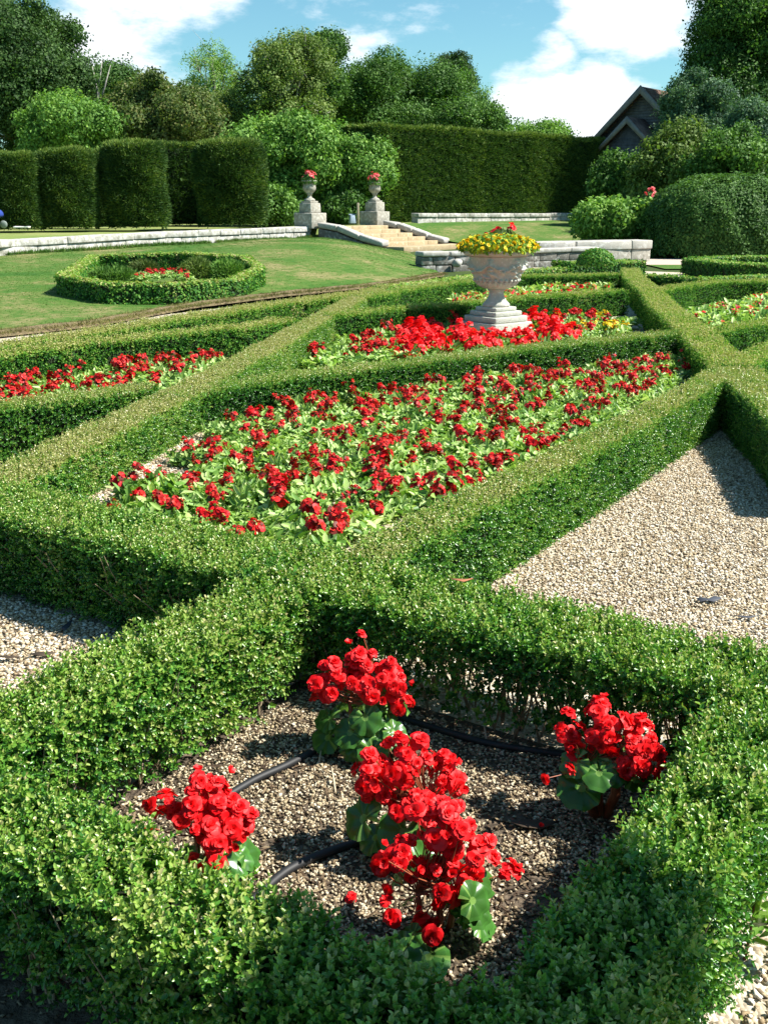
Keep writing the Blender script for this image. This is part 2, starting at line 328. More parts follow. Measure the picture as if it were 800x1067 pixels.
# short grass tufts on the bank
def tuft_field(name, pts, size, cols, label_kind='stuff'):
    temps = [shoots(6, 1, .14, s, .9) for s in range(4)]; N = len(pts)
    Rm = basis(np.tile((0, 0, 1.), (N, 1)), .15); t = np.clip(.45 + .3 * vnoise(pts, .9) + .25 * vnoise(pts, 4.1, 3) + rng.normal(0, .12, N), 0, 1)
    V, F, C = scatter(temps, pts, Rm, size * rng.uniform(.6, 1.2, N), t, cols); o = mesh_np(name, V, F, M['grass'], C); return tag(o, kind='stuff')
N = 60000; t = rng.uniform(.28, 1, N); s = rng.uniform(0, 1, N) ** .8
E_ = path_at(edge, t); F_ = wall_foot(t); P = np.zeros((N, 3)); P[:, :2] = E_ + (F_[:, :2] - E_) * s[:, None]
gi = np.clip((t * nu).round().astype(int), 0, nu) * (nv + 1) + np.clip((s * nv).round().astype(int), 0, nv); P[:, 2] = BANK[gi, 2]
tuft_field('grass', P, .022, [(.04, .12, .015), (.075, .17, .022), (.13, .21, .04), (.30, .27, .11)])

# ------------------------------------------------------------------ box hedges
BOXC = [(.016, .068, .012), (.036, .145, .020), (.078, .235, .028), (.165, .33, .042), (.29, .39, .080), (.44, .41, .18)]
LOD = {0: ([sprig(5, .0160, .0090, .040, s) for s in range(8)], 6600, True),
       1: ([sprig(4, .0150, .0100, .032, s) for s in range(6)], 5600, False),
       2: ([sprig(3, .0220, .0150, .040, s) for s in range(6)], 2300, False),
       3: ([spray(7, .035, .040, .028, s) for s in range(6)], 850, False)}
def hedge(line, width, label, lod=1, H=.37, top_dry=.25, group='clipped box hedges of the parterre', base_z=None, side_t=.34, ragged=.02, caps=(True, True), dens=1.0, closed=False, cat='hedge', stems=None, low_bare=0.0, core=True):
    P = np.array([(p[0], p[1]) for p in line], float); zb = np.array([p[2] if len(p) > 2 else 0. for p in line])
    root = empty('box_hedge', (float(P[0, 0]), float(P[0, 1]), float(zb[0])), 0, label, cat, group)
    seg = np.diff(P, axis=0); d = np.r_[0, np.cumsum(np.linalg.norm(seg, axis=1))]; Lt = d[-1]
    temps, dn, open_ = LOD[lod]; per = 2 * H + width; n = int(Lt * per * dn * dens)
    s = rng.uniform(0, Lt, n); q = rng.uniform(0, per, n)
    def frame(s):
        x = np.interp(s, d, P[:, 0]); y = np.interp(s, d, P[:, 1]); z = np.interp(s, d, zb); e = .12
        tx = np.interp(s + e, d, P[:, 0]) - np.interp(s - e, d, P[:, 0]); ty = np.interp(s + e, d, P[:, 1]) - np.interp(s - e, d, P[:, 1]); l = np.hypot(tx, ty) + 1e-9
        return x, y, z, tx / l, ty / l
    x, y, z, tx, ty = frame(s); nx, ny = -ty, tx
    hw = width / 2
    off = np.where(q < H, -hw, np.where(q < H + width, q - H - hw, hw)); hz = np.where(q < H, q, np.where(q < H + width, H, per - q))
    top = (q >= H) & (q < H + width)
    nn = np.zeros((n, 3)); e = np.clip((np.abs(off) / hw), 0, 1) ** 6 * np.sign(off); ez = np.where(top, 1.0, np.clip((hz / H - .75) / .25, 0, 1) * .8)
    e = np.where(top, e * .35, np.sign(off)); nn[:, 0] = nx * e; nn[:, 1] = ny * e; nn[:, 2] = ez + .12
    nn /= np.linalg.norm(nn, axis=1)[:, None]
    # round the upper arrises
    edge_r = .022; k = np.clip((np.abs(off) - (hw - edge_r)) / edge_r, 0, 1) * np.clip((hz - (H - edge_r)) / edge_r, 0, 1)
    off = off - np.sign(off) * k * .014; hz = hz - k * .014
    dep = rng.exponential(.022 if lod else .03, n); dep = np.minimum(dep, hw * .9)
    Q = np.stack([x + nx * off, y + ny * off, z + hz], axis=1)
    bulge = ragged * (vnoise(Q, 6, 1) * .6 + vnoise(Q, 17, 2) * .5)
    Q += nn * (bulge - dep - (.022 if lod == 0 else (.016 if lod < 3 else .012)))[:, None]
    if lod == 0:
        po = rng.uniform(size=n) < .035; Q[po] += nn[po] * rng.uniform(.008, .045, po.sum())[:, None]
    keep = np.ones(n, bool)
    if low_bare: keep &= ~((hz < low_bare) & (rng.uniform(size=n) < .85 * (1 - hz / low_bare) + .25))
    if open_: gp_ = vnoise(Q, 12, 5) + .6 * vnoise(Q, 31, 9); keep &= ~((gp_ > .42) & (rng.uniform(size=n) < .62)); Q -= nn * (np.clip(gp_ - .15, 0, 1) * .030)[:, None]; Q += nn * (np.clip(-gp_ - .3, 0, 1) * .022)[:, None]
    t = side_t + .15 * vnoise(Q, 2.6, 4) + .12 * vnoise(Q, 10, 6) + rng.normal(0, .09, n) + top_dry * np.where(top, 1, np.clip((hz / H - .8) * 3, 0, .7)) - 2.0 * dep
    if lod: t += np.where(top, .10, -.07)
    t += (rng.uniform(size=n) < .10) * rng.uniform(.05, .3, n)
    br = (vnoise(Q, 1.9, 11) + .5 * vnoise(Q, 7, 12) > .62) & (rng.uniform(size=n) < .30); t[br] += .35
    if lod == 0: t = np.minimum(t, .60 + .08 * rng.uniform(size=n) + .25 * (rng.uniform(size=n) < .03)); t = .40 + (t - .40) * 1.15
    Rm = basis(nn + np.array((0, 0, .22)), .36)
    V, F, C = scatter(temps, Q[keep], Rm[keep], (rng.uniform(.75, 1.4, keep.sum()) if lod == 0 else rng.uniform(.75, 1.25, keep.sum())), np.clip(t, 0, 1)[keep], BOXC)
    if sum(caps):
        m = int(width * H * dn * dens * 1.2)
        for c, flag in enumerate(caps):
            if not flag: continue
            xs, ys, zs, ax, ay = frame(np.full(m, 0. if c == 0 else Lt)); sg = -1 if c == 0 else 1
            o_ = rng.uniform(-hw, hw, m); h_ = rng.uniform(0.02, H, m); dd = rng.exponential(.02, m)
            Qc = np.stack([xs - ay * o_ - sg * ax * dd, ys + ax * o_ - sg * ay * dd, zs + h_], axis=1); nc = np.stack([ax * sg, ay * sg, np.full(m, .25)], axis=1)
            v, f, cc = scatter(temps, Qc, basis(nc, .35), rng.uniform(.8, 1.2, m), np.clip(side_t + rng.normal(0, .1, m), 0, 1), BOXC)
            F = np.vstack([F, f + len(V)]); V = np.vstack([V, v]); C = np.vstack([C, cc])
    V = V - np.array(root.location)
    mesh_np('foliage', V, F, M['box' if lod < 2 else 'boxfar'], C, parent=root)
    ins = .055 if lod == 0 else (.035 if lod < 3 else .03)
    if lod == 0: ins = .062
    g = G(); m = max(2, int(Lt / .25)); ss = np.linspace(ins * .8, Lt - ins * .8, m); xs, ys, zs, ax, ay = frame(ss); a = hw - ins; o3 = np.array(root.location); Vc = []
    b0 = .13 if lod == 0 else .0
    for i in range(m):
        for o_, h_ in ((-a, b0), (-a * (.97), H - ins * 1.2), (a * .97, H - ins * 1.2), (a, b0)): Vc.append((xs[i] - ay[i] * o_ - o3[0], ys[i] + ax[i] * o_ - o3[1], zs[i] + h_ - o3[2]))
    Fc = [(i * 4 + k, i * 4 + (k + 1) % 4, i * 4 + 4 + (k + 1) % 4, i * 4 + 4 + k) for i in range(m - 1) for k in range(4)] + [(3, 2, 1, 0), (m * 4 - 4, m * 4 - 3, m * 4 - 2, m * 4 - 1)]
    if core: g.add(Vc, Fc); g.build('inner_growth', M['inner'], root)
    if stems or lod == 0:
        g = G(); c = int(Lt * (stems or 26))
        for i in range(c):
            s0 = random.uniform(.02, Lt - .02); xs, ys, zs, ax, ay = [float(v_[0]) for v_ in frame(np.array([s0]))]
            o0 = random.uniform(-.35, .35) * width; px, py, pz = xs - ay * o0, ys + ax * o0, zs; L1 = []
            for b in range(random.choice((2, 3, 4))):
                da, db = random.uniform(-.10, .10), random.uniform(-.5, .5) * width; hh = random.uniform(.6, .95) * H; pts = []
                for j in range(6):
                    u_ = j / 5; pts.append((px + ax * da * u_ - ay * (db - o0 * .3) * u_ ** 1.5 + random.uniform(-.006, .006) - o3[0], py + ay * da * u_ + ax * (db - o0 * .3) * u_ ** 1.5 + random.uniform(-.006, .006) - o3[1], pz - .01 + hh * u_ - o3[2]))
                g.tube(pts, [.0042, .0036, .003, .0024, .0018, .001], 5, cap=False)
        g.build('stems', M['twig'], root, smooth=True)
    return root

px37 = lambda pts, z=.37: [ray_pt(u, v, z) for u, v in pts]
def shift(line, k):       # move a line sideways (left of its direction) by k metres
    P = np.array(line, float); T = np.gradient(P, axis=0); T /= np.linalg.norm(T, axis=1)[:, None]; return [tuple(p) for p in P + np.stack([-T[:, 1], T[:, 0]], 1) * k]

# nearest bed: four hedges
hedge([W(2.70, .42), W(2.69, 2.2)], .36, 'box hedge with bare lower stems between the begonia bed and the gravel triangle', 0, ragged=.03, top_dry=.30, side_t=.32, low_bare=.24, stems=44, core=False, dens=.9)
hedge([W(2.67, 2.2), W(2.66, 3.4), W(2.68, 5.2)], .36, 'thick box hedge at left with a shadowed front face above bare gravel', 0, ragged=.028, top_dry=.36, side_t=.28, low_bare=.04)
hedge([W(.95, 2.06), W(2.62, 2.04)], .27, 'leggy bright green box hedge running from the left edge up to the crossing', 0, ragged=.035, top_dry=.22, side_t=.46, low_bare=.14, stems=44)
hedge([W(.50, .475), W(2.62, .455)], .22, 'rough box hedge down the right side of the small begonia bed', 0, ragged=.04, top_dry=.22, side_t=.36, low_bare=.07, stems=30)
hedge([W(1.135, .30), W(1.135, 2.2)], .21, 'box hedge nearest the camera along the bottom of the picture', 0, ragged=.035, top_dry=.24, side_t=.34, low_bare=.16, stems=46)
# long hedge between main bed and gravel triangle
hedge([W(2.86, 1.98), W(5.0, 1.98), W(7.2, 2.02), W(8.25, 2.10)], .23, 'long sunlit box hedge between the gravel triangle and the large flower bed', 1, top_dry=.30, side_t=.42, ragged=.016)
hedge([W(8.3, 2.08), W(9.7, 2.06), W(11.5, 2.0)], .28, 'short box hedge running off the right edge beyond the hedge crossing', 2, top_dry=.3)
# diagonal hedges
hedge([W(2.75, 3.98), W(3.65, 4.37), W(4.1, 4.56), W(5.05, 4.95), W(7.45, 6.07), W(9.6, 7.1), W(11.5, 8.0), W(14.2, 9.2)], .29, 'long diagonal box hedge left of the large flower bed, running towards the lawn', 1, top_dry=.34, side_t=.50, ragged=.018)
d2 = [W(5.6, .82), W(6.6, 1.25), W(8.3, 2.05), W(10.85, 3.17), W(13.0, 4.15), W(15.5, 5.19), W(18.3, 6.45), W(20.6, 7.35)]
hedge(d2[:3], .38, 'box hedge at the right edge throwing a triangle of shadow on the gravel', 1, top_dry=.32, side_t=.38, ragged=.018)
hedge(d2[2:], .36, 'diagonal box hedge receding from the crossing at right towards the stone steps', 2, top_dry=.30, side_t=.40, ragged=.018)
# cross hedges between the diagonals
hedge(shift(px37([(190, 414), (206, 410), (300, 395), (370, 386), (440, 378), (520, 368), (600, 359), (715, 347)]), .14), .27, 'box hedge between the large flower bed and the stone urn', 1, top_dry=.30, side_t=.32)
hedge(shift(px37([(345, 330), (420, 322), (480, 318), (560, 310), (655, 303)]), .15), .28, 'box hedge immediately behind the stone urn', 2, top_dry=.3, side_t=.32)
hedge(shift(px37([(386, 310), (440, 300), (495, 293), (544, 288), (648, 286)]), .15), .30, 'box hedge two rows behind the urn, in front of the low stone wall', 2, top_dry=.3, side_t=.34)
hedge(shift(px37([(400, 301), (440, 295), (495, 288), (540, 282), (592, 279)]), .15), .35, 'narrow pale-topped box hedge below the grass bank, left of the ball hedge', 3, top_dry=.4, side_t=.36)
hedge(shift(px37([(590, 275), (630, 274), (667, 273)]), .2), .8, 'low box hedge with a clipped ball on it before the stone wall', 3, top_dry=.28, side_t=.30, H=.40)
# hedges left of the diagonal
hedge(shift(px37([(-30, 430), (0, 425), (100, 413), (165, 403)]), .14), .27, 'box hedge in front of the left flower bed', 1, top_dry=.30, side_t=.38)
hedge(shift(px37([(-40, 379), (0, 371), (100, 357), (200, 347), (262, 341), (312, 333)]), .15), .30, 'box hedge behind the left flower bed', 2, top_dry=.42, side_t=.34)
hedge(shift(px37([(-40, 369), (0, 362), (100, 347), (200, 331), (300, 316), (400, 303)]), .15), .32, 'outermost box hedge beside the lawn at left', 2, top_dry=.42, side_t=.46)
# hedges right of the second diagonal
hedge(shift(px37([(741, 349), (770, 343), (800, 338), (850, 330)]), .14), .28, 'box hedge in front of the right-hand flower bed', 2, top_dry=.28, side_t=.34)
hedge(shift(px37([(692, 303), (725, 297), (760, 294), (800, 293), (850, 290)]), .15), .30, 'box hedge behind the right-hand flower bed', 2, top_dry=.3, side_t=.32)
hedge(shift(px37([(668, 286), (700, 288), (735, 290), (800, 287), (850, 286)]), .15), .34, 'dark box hedge beyond the right-hand bed, before the strip of grass', 3, top_dry=.34, side_t=.26)
hx = px37([(720, 271.5), (765, 276), (810, 278), (880, 280)]); hb = px37([(722, 270.5), (760, 269), (800, 268.8), (880, 268.5)])
hedge(hx, .5, 'front hedge of the far angular bed at the right edge', 3, top_dry=.28, side_t=.30, H=.42)
hedge(hb, .45, 'back hedge of the far angular bed at the right edge, below the dark shrub', 3, top_dry=.28, side_t=.30, H=.42)

# dry cut strip of turf edge between lawn and outermost hedge
EP = path_at(edge[1:], rng.uniform(0, 1, 9000)) + rng.normal(0, .09, (9000, 2)) + (-.05, .05); 
tuft_field('dry_grass', np.c_[EP, np.full(9000, .05)], .055, [(.12, .10, .04), (.22, .18, .08), (.20, .22, .06), (.32, .27, .13)])
g = G(); E2 = [path_at(edge[1:], i / 60) for i in range(61)]; Vs = []
for i, p in enumerate(E2):
    Vs += [(p[0] + .02, p[1] - .12, .02), (p[0] - .03, p[1] + .02, .10 + .012 * sin(i * 1.7)), (p[0] - .12, p[1] + .22, .06)]
g.add(Vs, [(i * 3 + k, i * 3 + k + 3, i * 3 + k + 4, i * 3 + k + 1) for i in range(60) for k in (0, 1)])
tag(g.build('turf_edge', plain('dry_turf', (.20, .15, .08), .95, (50, .9, .03), c2=(.11, .09, .045), vs=14), smooth=True), kind='structure')

# hexagonal bed on the lawn
def hex_hedge():
    c = [(66, 289), (112, 297), (180, 298), (243, 293), (270, 280), (255, 269), (190, 265), (98, 268)]
    pts = []
    for u, v in c:
        z = .55
        for _ in range(25): x, y = ray_pt(u, v, z); z = .7 * z + .3 * (bank_z(x, y) + .30)
        pts.append((x, y, z - .32))
    pts.append(pts[0])
    hedge(pts, .25, 'angular ring of box hedge around the small flower bed on the lawn', 3, H=.37, top_dry=.32, side_t=.46, caps=(False, False), group='lawn bed hedging')
    return pts
HEX = hex_hedge()
print('hex', HEX)

# ------------------------------------------------------------------ generic foliage masses
def lobes_cloud(lobes, n, size, temps, cols, base_t=.45, up=.2, jit=.6, shell=.22, seed=1, zmin=-1e9, patch=.35):
    L = np.array(lobes, float); wt = (L[:, 3] * L[:, 4] + L[:, 3] * L[:, 5]); idx = rng.choice(len(L), n, p=wt / wt.sum())
    d = rng.normal(size=(n, 3)); d /= np.linalg.norm(d, axis=1)[:, None]
    r = 1 - rng.normal(.12, shell * 1.5, n); r = np.clip(r, .1, 1.45); rad = L[idx, 3:6]
    Q = L[idx, :3] + d * rad * r[:, None]; Q += d * (vnoise(Q, 1.6 / rad.mean(), seed) * rad.mean() * .22 + vnoise(Q, 5 / rad.mean(), seed + 1) * rad.mean() * .10)[:, None]; fl = rng.uniform(size=n) < .10; Q[fl] += d[fl] * rad[fl] * rng.uniform(.0, .6, fl.sum())[:, None]
    bough = np.sin(np.arctan2(d[:, 1], d[:, 0]) * 5 + idx * 1.7) * np.cos(d[:, 2] * 6 + idx); Q += d * (rad * .20) * bough[:, None]; Q[:, 2] -= .10 * rad[:, 2] * np.hypot(d[:, 0], d[:, 1])
    keep = Q[:, 2] > zmin
    for l in L:
        ins = (((Q - l[:3]) / (l[3:6] * .74)) ** 2).sum(1) < 1; keep &= ~(ins & (rng.uniform(size=n) < .7))
    Q, d, idx = Q[keep], d[keep], idx[keep]; k = len(Q)
    lob_t = rng.normal(0, .10, len(L))[idx]
    t = base_t + lob_t + patch * .35 * vnoise(Q, 2.0 / rad.mean(), seed + 3) + rng.normal(0, .08, k)
    nn = d + np.array((0, 0, up)); nn /= np.linalg.norm(nn, axis=1)[:, None]
    return scatter(temps, Q, basis(nn, jit), size * rng.uniform(.7, 1.3, k), np.clip(t, 0, 1), cols)
PAL = {k: [tuple(min(1, c * (2.0 if k in ('dark', 'mid', 'yew', 'blue') else 1.7)) for c in q) for q in v] for k, v in {
    'dark': [(.010, .024, .008), (.020, .045, .012), (.034, .070, .018), (.055, .10, .026)],
    'mid': [(.018, .045, .010), (.036, .080, .016), (.060, .12, .024), (.10, .17, .038)],
    'light': [(.03, .075, .014), (.06, .13, .024), (.10, .19, .036), (.16, .25, .055)],
    'olive': [(.03, .05, .013), (.055, .09, .020), (.09, .14, .032), (.14, .18, .05)],
    'russet': [(.022, .036, .012), (.040, .068, .018), (.068, .100, .026), (.115, .115, .042)],
    'blue': [(.018, .042, .024), (.032, .068, .036), (.055, .10, .05), (.09, .15, .075)],
    'yew': [(.008, .020, .006), (.016, .038, .010), (.036, .070, .015), (.095, .13, .025)]}.items()}
TS = [spray(9, .34, .20, .13, s) for s in range(6)]; TFINE = [spray(10, .30, .13, .085, s) for s in range(6)]
def tree(label, u, ytop, ybot, hwpx, Y, pal='mid', n=6000, nl=26, lobe=.38, airy=0., name='tree', trunk=.22, group='trees behind the terrace', cat='tree', base=.9, t0=.45, shape='round', bark='bark', size=1.0, temps=None, shell=.22, depth=.9, branches=True, sd=0, patch=.55):
    t0 = min(.75, t0 + .07); nl = int(nl * 2.1); r = np.random.default_rng(int(u * 13 + Y + sd)); x0, _, zt = at(u, ytop, Y); zb = max(at(u, ybot, Y)[2], base + .2); hw = hwpx / FPX * Y * 1.03
    root = empty(name, (x0, Y, base), 0, label, cat, group); h = zt - zb; lobes = []; tries = 0
    ra = h / 2
    while len(lobes) < nl and tries < 4000:
        tries += 1; p = r.uniform(-1, 1, 3)
        if shape == 'cone': ok = math.hypot(p[0], p[1]) < (1 - (p[2] + 1) / 2) * .95 + .08
        elif shape == 'dome': ok = p[0] ** 2 + p[1] ** 2 + max(0, p[2]) ** 2 * 1.0 < .9
        else: ok = (p ** 2).sum() < 1
        if not ok: continue
        lr = lobe * min(hw, ra) * r.choice((.4, .5, .65, .85, 1.1))
        c = (p[0] * (hw - lr * .8), p[1] * (hw - lr * .8) * depth, p[2] * (ra - lr * .7) + zb + ra - base)
        lobes.append((*c, lr * 1.1, lr * 1.1, lr * (.85 if shape != 'cone' else .7)))
    V, F, C = lobes_cloud(lobes, int(n * (1.8 if temps is TFINE else 2.7)), size * (1.0 if temps is TFINE else 1.12), temps or TFINE, PAL[pal], t0, shell=shell, seed=int(u) % 17 + 1, zmin=0.05, patch=patch)
    mesh_np('crown', V, F, M['far'], C, parent=root)
    g = G(); bt = (r.uniform(-.2, .2), 0, zb - base + h * .45); g.tube([(0, 0, -.15), (bt[0] * .3, 0, bt[2] * .5), bt], [trunk, trunk * .8, trunk * .5], 8)
    if branches:
        for l in lobes:
            s = r.uniform(.35, 1.0); a = np.array((bt[0] * s, 0, bt[2] * s)); b = np.array(l[:3]); m = (a + b) / 2 + np.array((0, 0, .12 * np.linalg.norm(b - a)))
            g.tube([a, m, b], [trunk * .32, trunk * .2, trunk * .08], 5, cap=False)
            if airy:
                for k in range(int(airy)):
                    e = b + r.normal(size=3) * l[3] * .8; g.tube([m * .4 + b * .6, (b + e) / 2 + r.normal(size=3) * .1, e], [trunk * .09, trunk * .06, trunk * .025], 4, cap=False)
    g.build('trunk', M[bark], root, smooth=True)
    return root
tree('tall dark tree rising out of the top left corner', 12, -30, 180, 62, 62, 'dark', 14000, 46, .30, trunk=.4, t0=.42)
tree('light green leafy tree behind the topiary, right of the tall dark tree', 68, 98, 178, 48, 57, 'light', 7000, 22, .38)
tree('dark tree behind the light green one with a dead branch beside it', 122, 64, 170, 34, 74, 'mid', 5000, 18, .38, t0=.3)
tree('rounded brownish green tree in the middle of the left tree line', 168, 76, 175, 60, 60, 'russet', 9000, 30, .34, t0=.55)
tree('thin open tree with visible branches against the sky', 222, 44, 150, 38, 70, 'light', 3000, 34, .24, airy=5, trunk=.2, bark='palebark', t0=.7, size=.75, temps=TFINE, shell=.5)
tree('tall airy tree with bare upper limbs, left of the dense dark tree', 296, 18, 170, 44, 64, 'olive', 5200, 34, .26, airy=4, trunk=.28, bark='palebark', t0=.55, temps=TFINE, shell=.4, size=1.05)
tree('dark green tree crown behind the airy tree', 332, 28, 140, 26, 72, 'mid', 4500, 18, .36, t0=.28)
tree('mid green tree filling the tree line under the thin open tree', 228, 96, 190, 44, 66, 'olive', 8000, 30, .32, t0=.5, temps=TFINE, size=1.15)
tree('round pale green tree just left of the brownish tree, above the topiary', 112, 118, 190, 32, 64, 'light', 4000, 20, .36, t0=.35)
tree('low leafy bush at the foot of the tree between the widest drum and the vase', 286, 196, 240, 20, 46.5, 'mid', 2600, 18, .4, t0=.55, temps=TFINE, name='shrub', cat='shrub', group=None, trunk=.05, base=.8, shape='dome')
tree('low dark bush behind the wooden post between the vases', 356, 200, 238, 24, 48.2, 'mid', 2600, 18, .4, t0=.3, temps=TFINE, name='shrub', cat='shrub', group=None, trunk=.05, base=.8, shape='dome')
tree('bright green bushy tree behind the left stone vase', 306, 112, 240, 68, 50.5, 'light', 11500, 46, .27, trunk=.2, t0=.5, temps=TFINE, size=1.1)
tree('bright leafy shrub tree behind the right stone vase', 376, 138, 238, 34, 49.5, 'light', 3800, 20, .33, trunk=.12, t0=.42, temps=TFINE)
tree('broad dense dark green tree right of centre above the yew hedge', 420, 52, 185, 82, 78, 'mid', 15000, 50, .29, trunk=.5, t0=.28)
tree('lower shoulder of dark green tree above the yew hedge', 492, 98, 185, 38, 74, 'mid', 5000, 18, .38, t0=.34)
tree('flat-topped dark pine peeping over the dense tree', 470, 53, 92, 26, 96, 'dark', 2600, 14, .4, trunk=.3, shape='dome', name='pine_tree', t0=.25)
tree('small sparse tree top showing over the right end of the yew hedge', 566, 124, 190, 42, 70, 'light', 2600, 26, .26, airy=4, t0=.5, temps=TFINE, shell=.45, size=1.1)
tree('tall dark broadleaf tree in the top right corner', 778, -40, 175, 62, 60, 'mid', 13000, 44, .29, trunk=.45, t0=.22, airy=2)
tree('soft blue-green conifer left of the tall tree at right', 728, 68, 205, 38, 52, 'blue', 9000, 44, .26, shape='round', name='conifer_tree', t0=.38, temps=TFINE, size=.8)
tree('grey-green upright tree at the right edge', 795, 100, 215, 36, 46, 'blue', 6500, 30, .28, t0=.5, temps=TFINE, size=.8, sd=4, name='conifer_tree')
sh = dict(group='rhododendrons beside the barn', cat='shrub', name='rhododendron', trunk=.1, base=.4, shape='dome')
tree('dark rhododendron below the barn gable, next to the yew hedge', 655, 148, 240, 38, 48, 'mid', 6500, 26, .3, t0=.34, temps=TFINE, size=.95, **sh)
tree('spreading rhododendron with yellowish leaf tips in the middle of the bank', 705, 128, 235, 44, 45, 'olive', 7500, 32, .3, t0=.42, temps=TFINE, size=.95, sd=2, **sh)
tree('rhododendron behind the big clipped shrub at the right edge', 768, 130, 235, 50, 43, 'mid', 7500, 32, .3, t0=.42, temps=TFINE, size=.95, sd=3, **sh)
tree('pale-leaved shrub growing over the end of the low stone wall', 640, 208, 262, 42, 37.5, 'light', 4200, 30, .33, t0=.62, temps=TFINE, size=1.0, name='shrub', cat='shrub', group=None, trunk=.05, base=.35, shape='dome')
tree('dark low shrub between the pale shrub and the clipped shrub', 682, 222, 270, 24, 37, 'mid', 2600, 18, .4, t0=.25, temps=TFINE, size=.8, name='shrub', cat='shrub', group=None, trunk=.05, base=.0, shape='dome')
# dead pale snag
s_ = empty('dead_tree', (*at(106, 150, 63)[:2], .9), 0, 'bare pale dead branches sticking up between the trees at left', 'dead tree'); g = G()
zt = at(106, 68, 63)[2] - .9
g.tube([(0, 0, 0), (.1, 0, zt * .6), (0, 0, zt * .85), (-.2, 0, zt)], [.16, .12, .08, .03], 6)
for a, b in (((0, 0, zt * .8), (-.9, .2, zt * .97)), ((0, 0, zt * .75), (.9, -.1, zt * 1.0)), ((.0, 0, zt * .85), (.45, 0, zt * 1.05)), ((-.4, .1, zt * .88), (-1.0, 0, zt * .88))): g.tube([a, tuple((np.array(a) + b) / 2 + (0, 0, -.1)), b], [.06, .05, .015], 5)
g.build('trunk', M['palebark'], s_, smooth=True)
# far woodland belt closing the view
P = np.zeros((14000, 3)); P[:, 0] = rng.uniform(-110, 120, 14000); P[:, 1] = rng.uniform(128, 140, 14000); P[:, 2] = 1 + rng.uniform(0, 1, 14000) ** .7 * (6.0 + 1.6 * vnoise(P, .12))
V, F, C = scatter([spray(9, 1.0, .8, .55, s) for s in range(4)], P, basis(np.tile((0, -1., .3), (14000, 1)), .6), rng.uniform(.8, 1.3, 14000), np.clip(.35 + .3 * vnoise(P, .3), 0, 1), PAL['mid'])
_w = tag(mesh_np('woodland', V, F, M['far'], C), kind='stuff')

# ------------------------------------------------------------------ clipped yew
YT = [shoots(8, .17, .035, s, 1.0) for s in range(6)]
def yew_surface(P, nn, t, size=1.0): return scatter(YT, P, basis(nn, .35), size * rng.uniform(.7, 1.25, len(P)), np.clip(t, 0, 1), PAL['yew'])
def topiary(u, hwpx, ytop, ybase, Y, label, round_=.16, n=9000):
    x0 = at(u, 200, Y)[0]; zb = at(u, ybase, Y)[2]; h = at(u, ytop, Y)[2] - zb; r0 = hwpx / FPX * Y * 1.02
    root = empty('yew_topiary', (x0, Y, zb), 0, label, 'topiary', 'drum-shaped yews on the terrace')
    prof = [(.93, 0), (.97, .1), (1, .3), (1.0, .6), (.985, .8), (.95, .91), (.86, .97), (.6, 1.0), (0.01, 1.015)]
    pr = np.array(prof) * (r0, h); d = np.r_[0, np.cumsum(np.hypot(*np.diff(pr, axis=0).T))]
    s = rng.uniform(0, d[-1], n); rr = np.interp(s, d, pr[:, 0]); zz = np.interp(s, d, pr[:, 1]); k = rng.uniform(size=n) < rr / r0; s, rr, zz = s[k], rr[k], zz[k]; a = rng.uniform(0, 2 * pi, len(s))
    e = .05; nr = np.interp(s + e, d, pr[:, 1]) - np.interp(s - e, d, pr[:, 1]); nz = -(np.interp(s + e, d, pr[:, 0]) - np.interp(s - e, d, pr[:, 0]))
    nn = np.stack([nr * np.cos(a), nr * np.sin(a), nz], 1); nn /= np.linalg.norm(nn, axis=1)[:, None] + 1e-9
    P = np.stack([rr * np.cos(a), rr * np.sin(a), zz], 1); P += nn * (vnoise(P, 1.1, int(u)) * .13 + vnoise(P, 4, 2) * .06 - .08)[:, None]
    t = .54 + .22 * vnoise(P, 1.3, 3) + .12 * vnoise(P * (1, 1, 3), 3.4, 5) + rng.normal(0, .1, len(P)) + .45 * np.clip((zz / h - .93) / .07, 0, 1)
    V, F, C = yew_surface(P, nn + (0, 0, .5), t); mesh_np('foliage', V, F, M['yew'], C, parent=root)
    g = G(); g.lathe([(max(.05, r_ - .12), z_ if z_ < h else z_ - .12) for r_, z_ in pr], 28); g.build('inner_growth', M['yinner'], root, smooth=True)
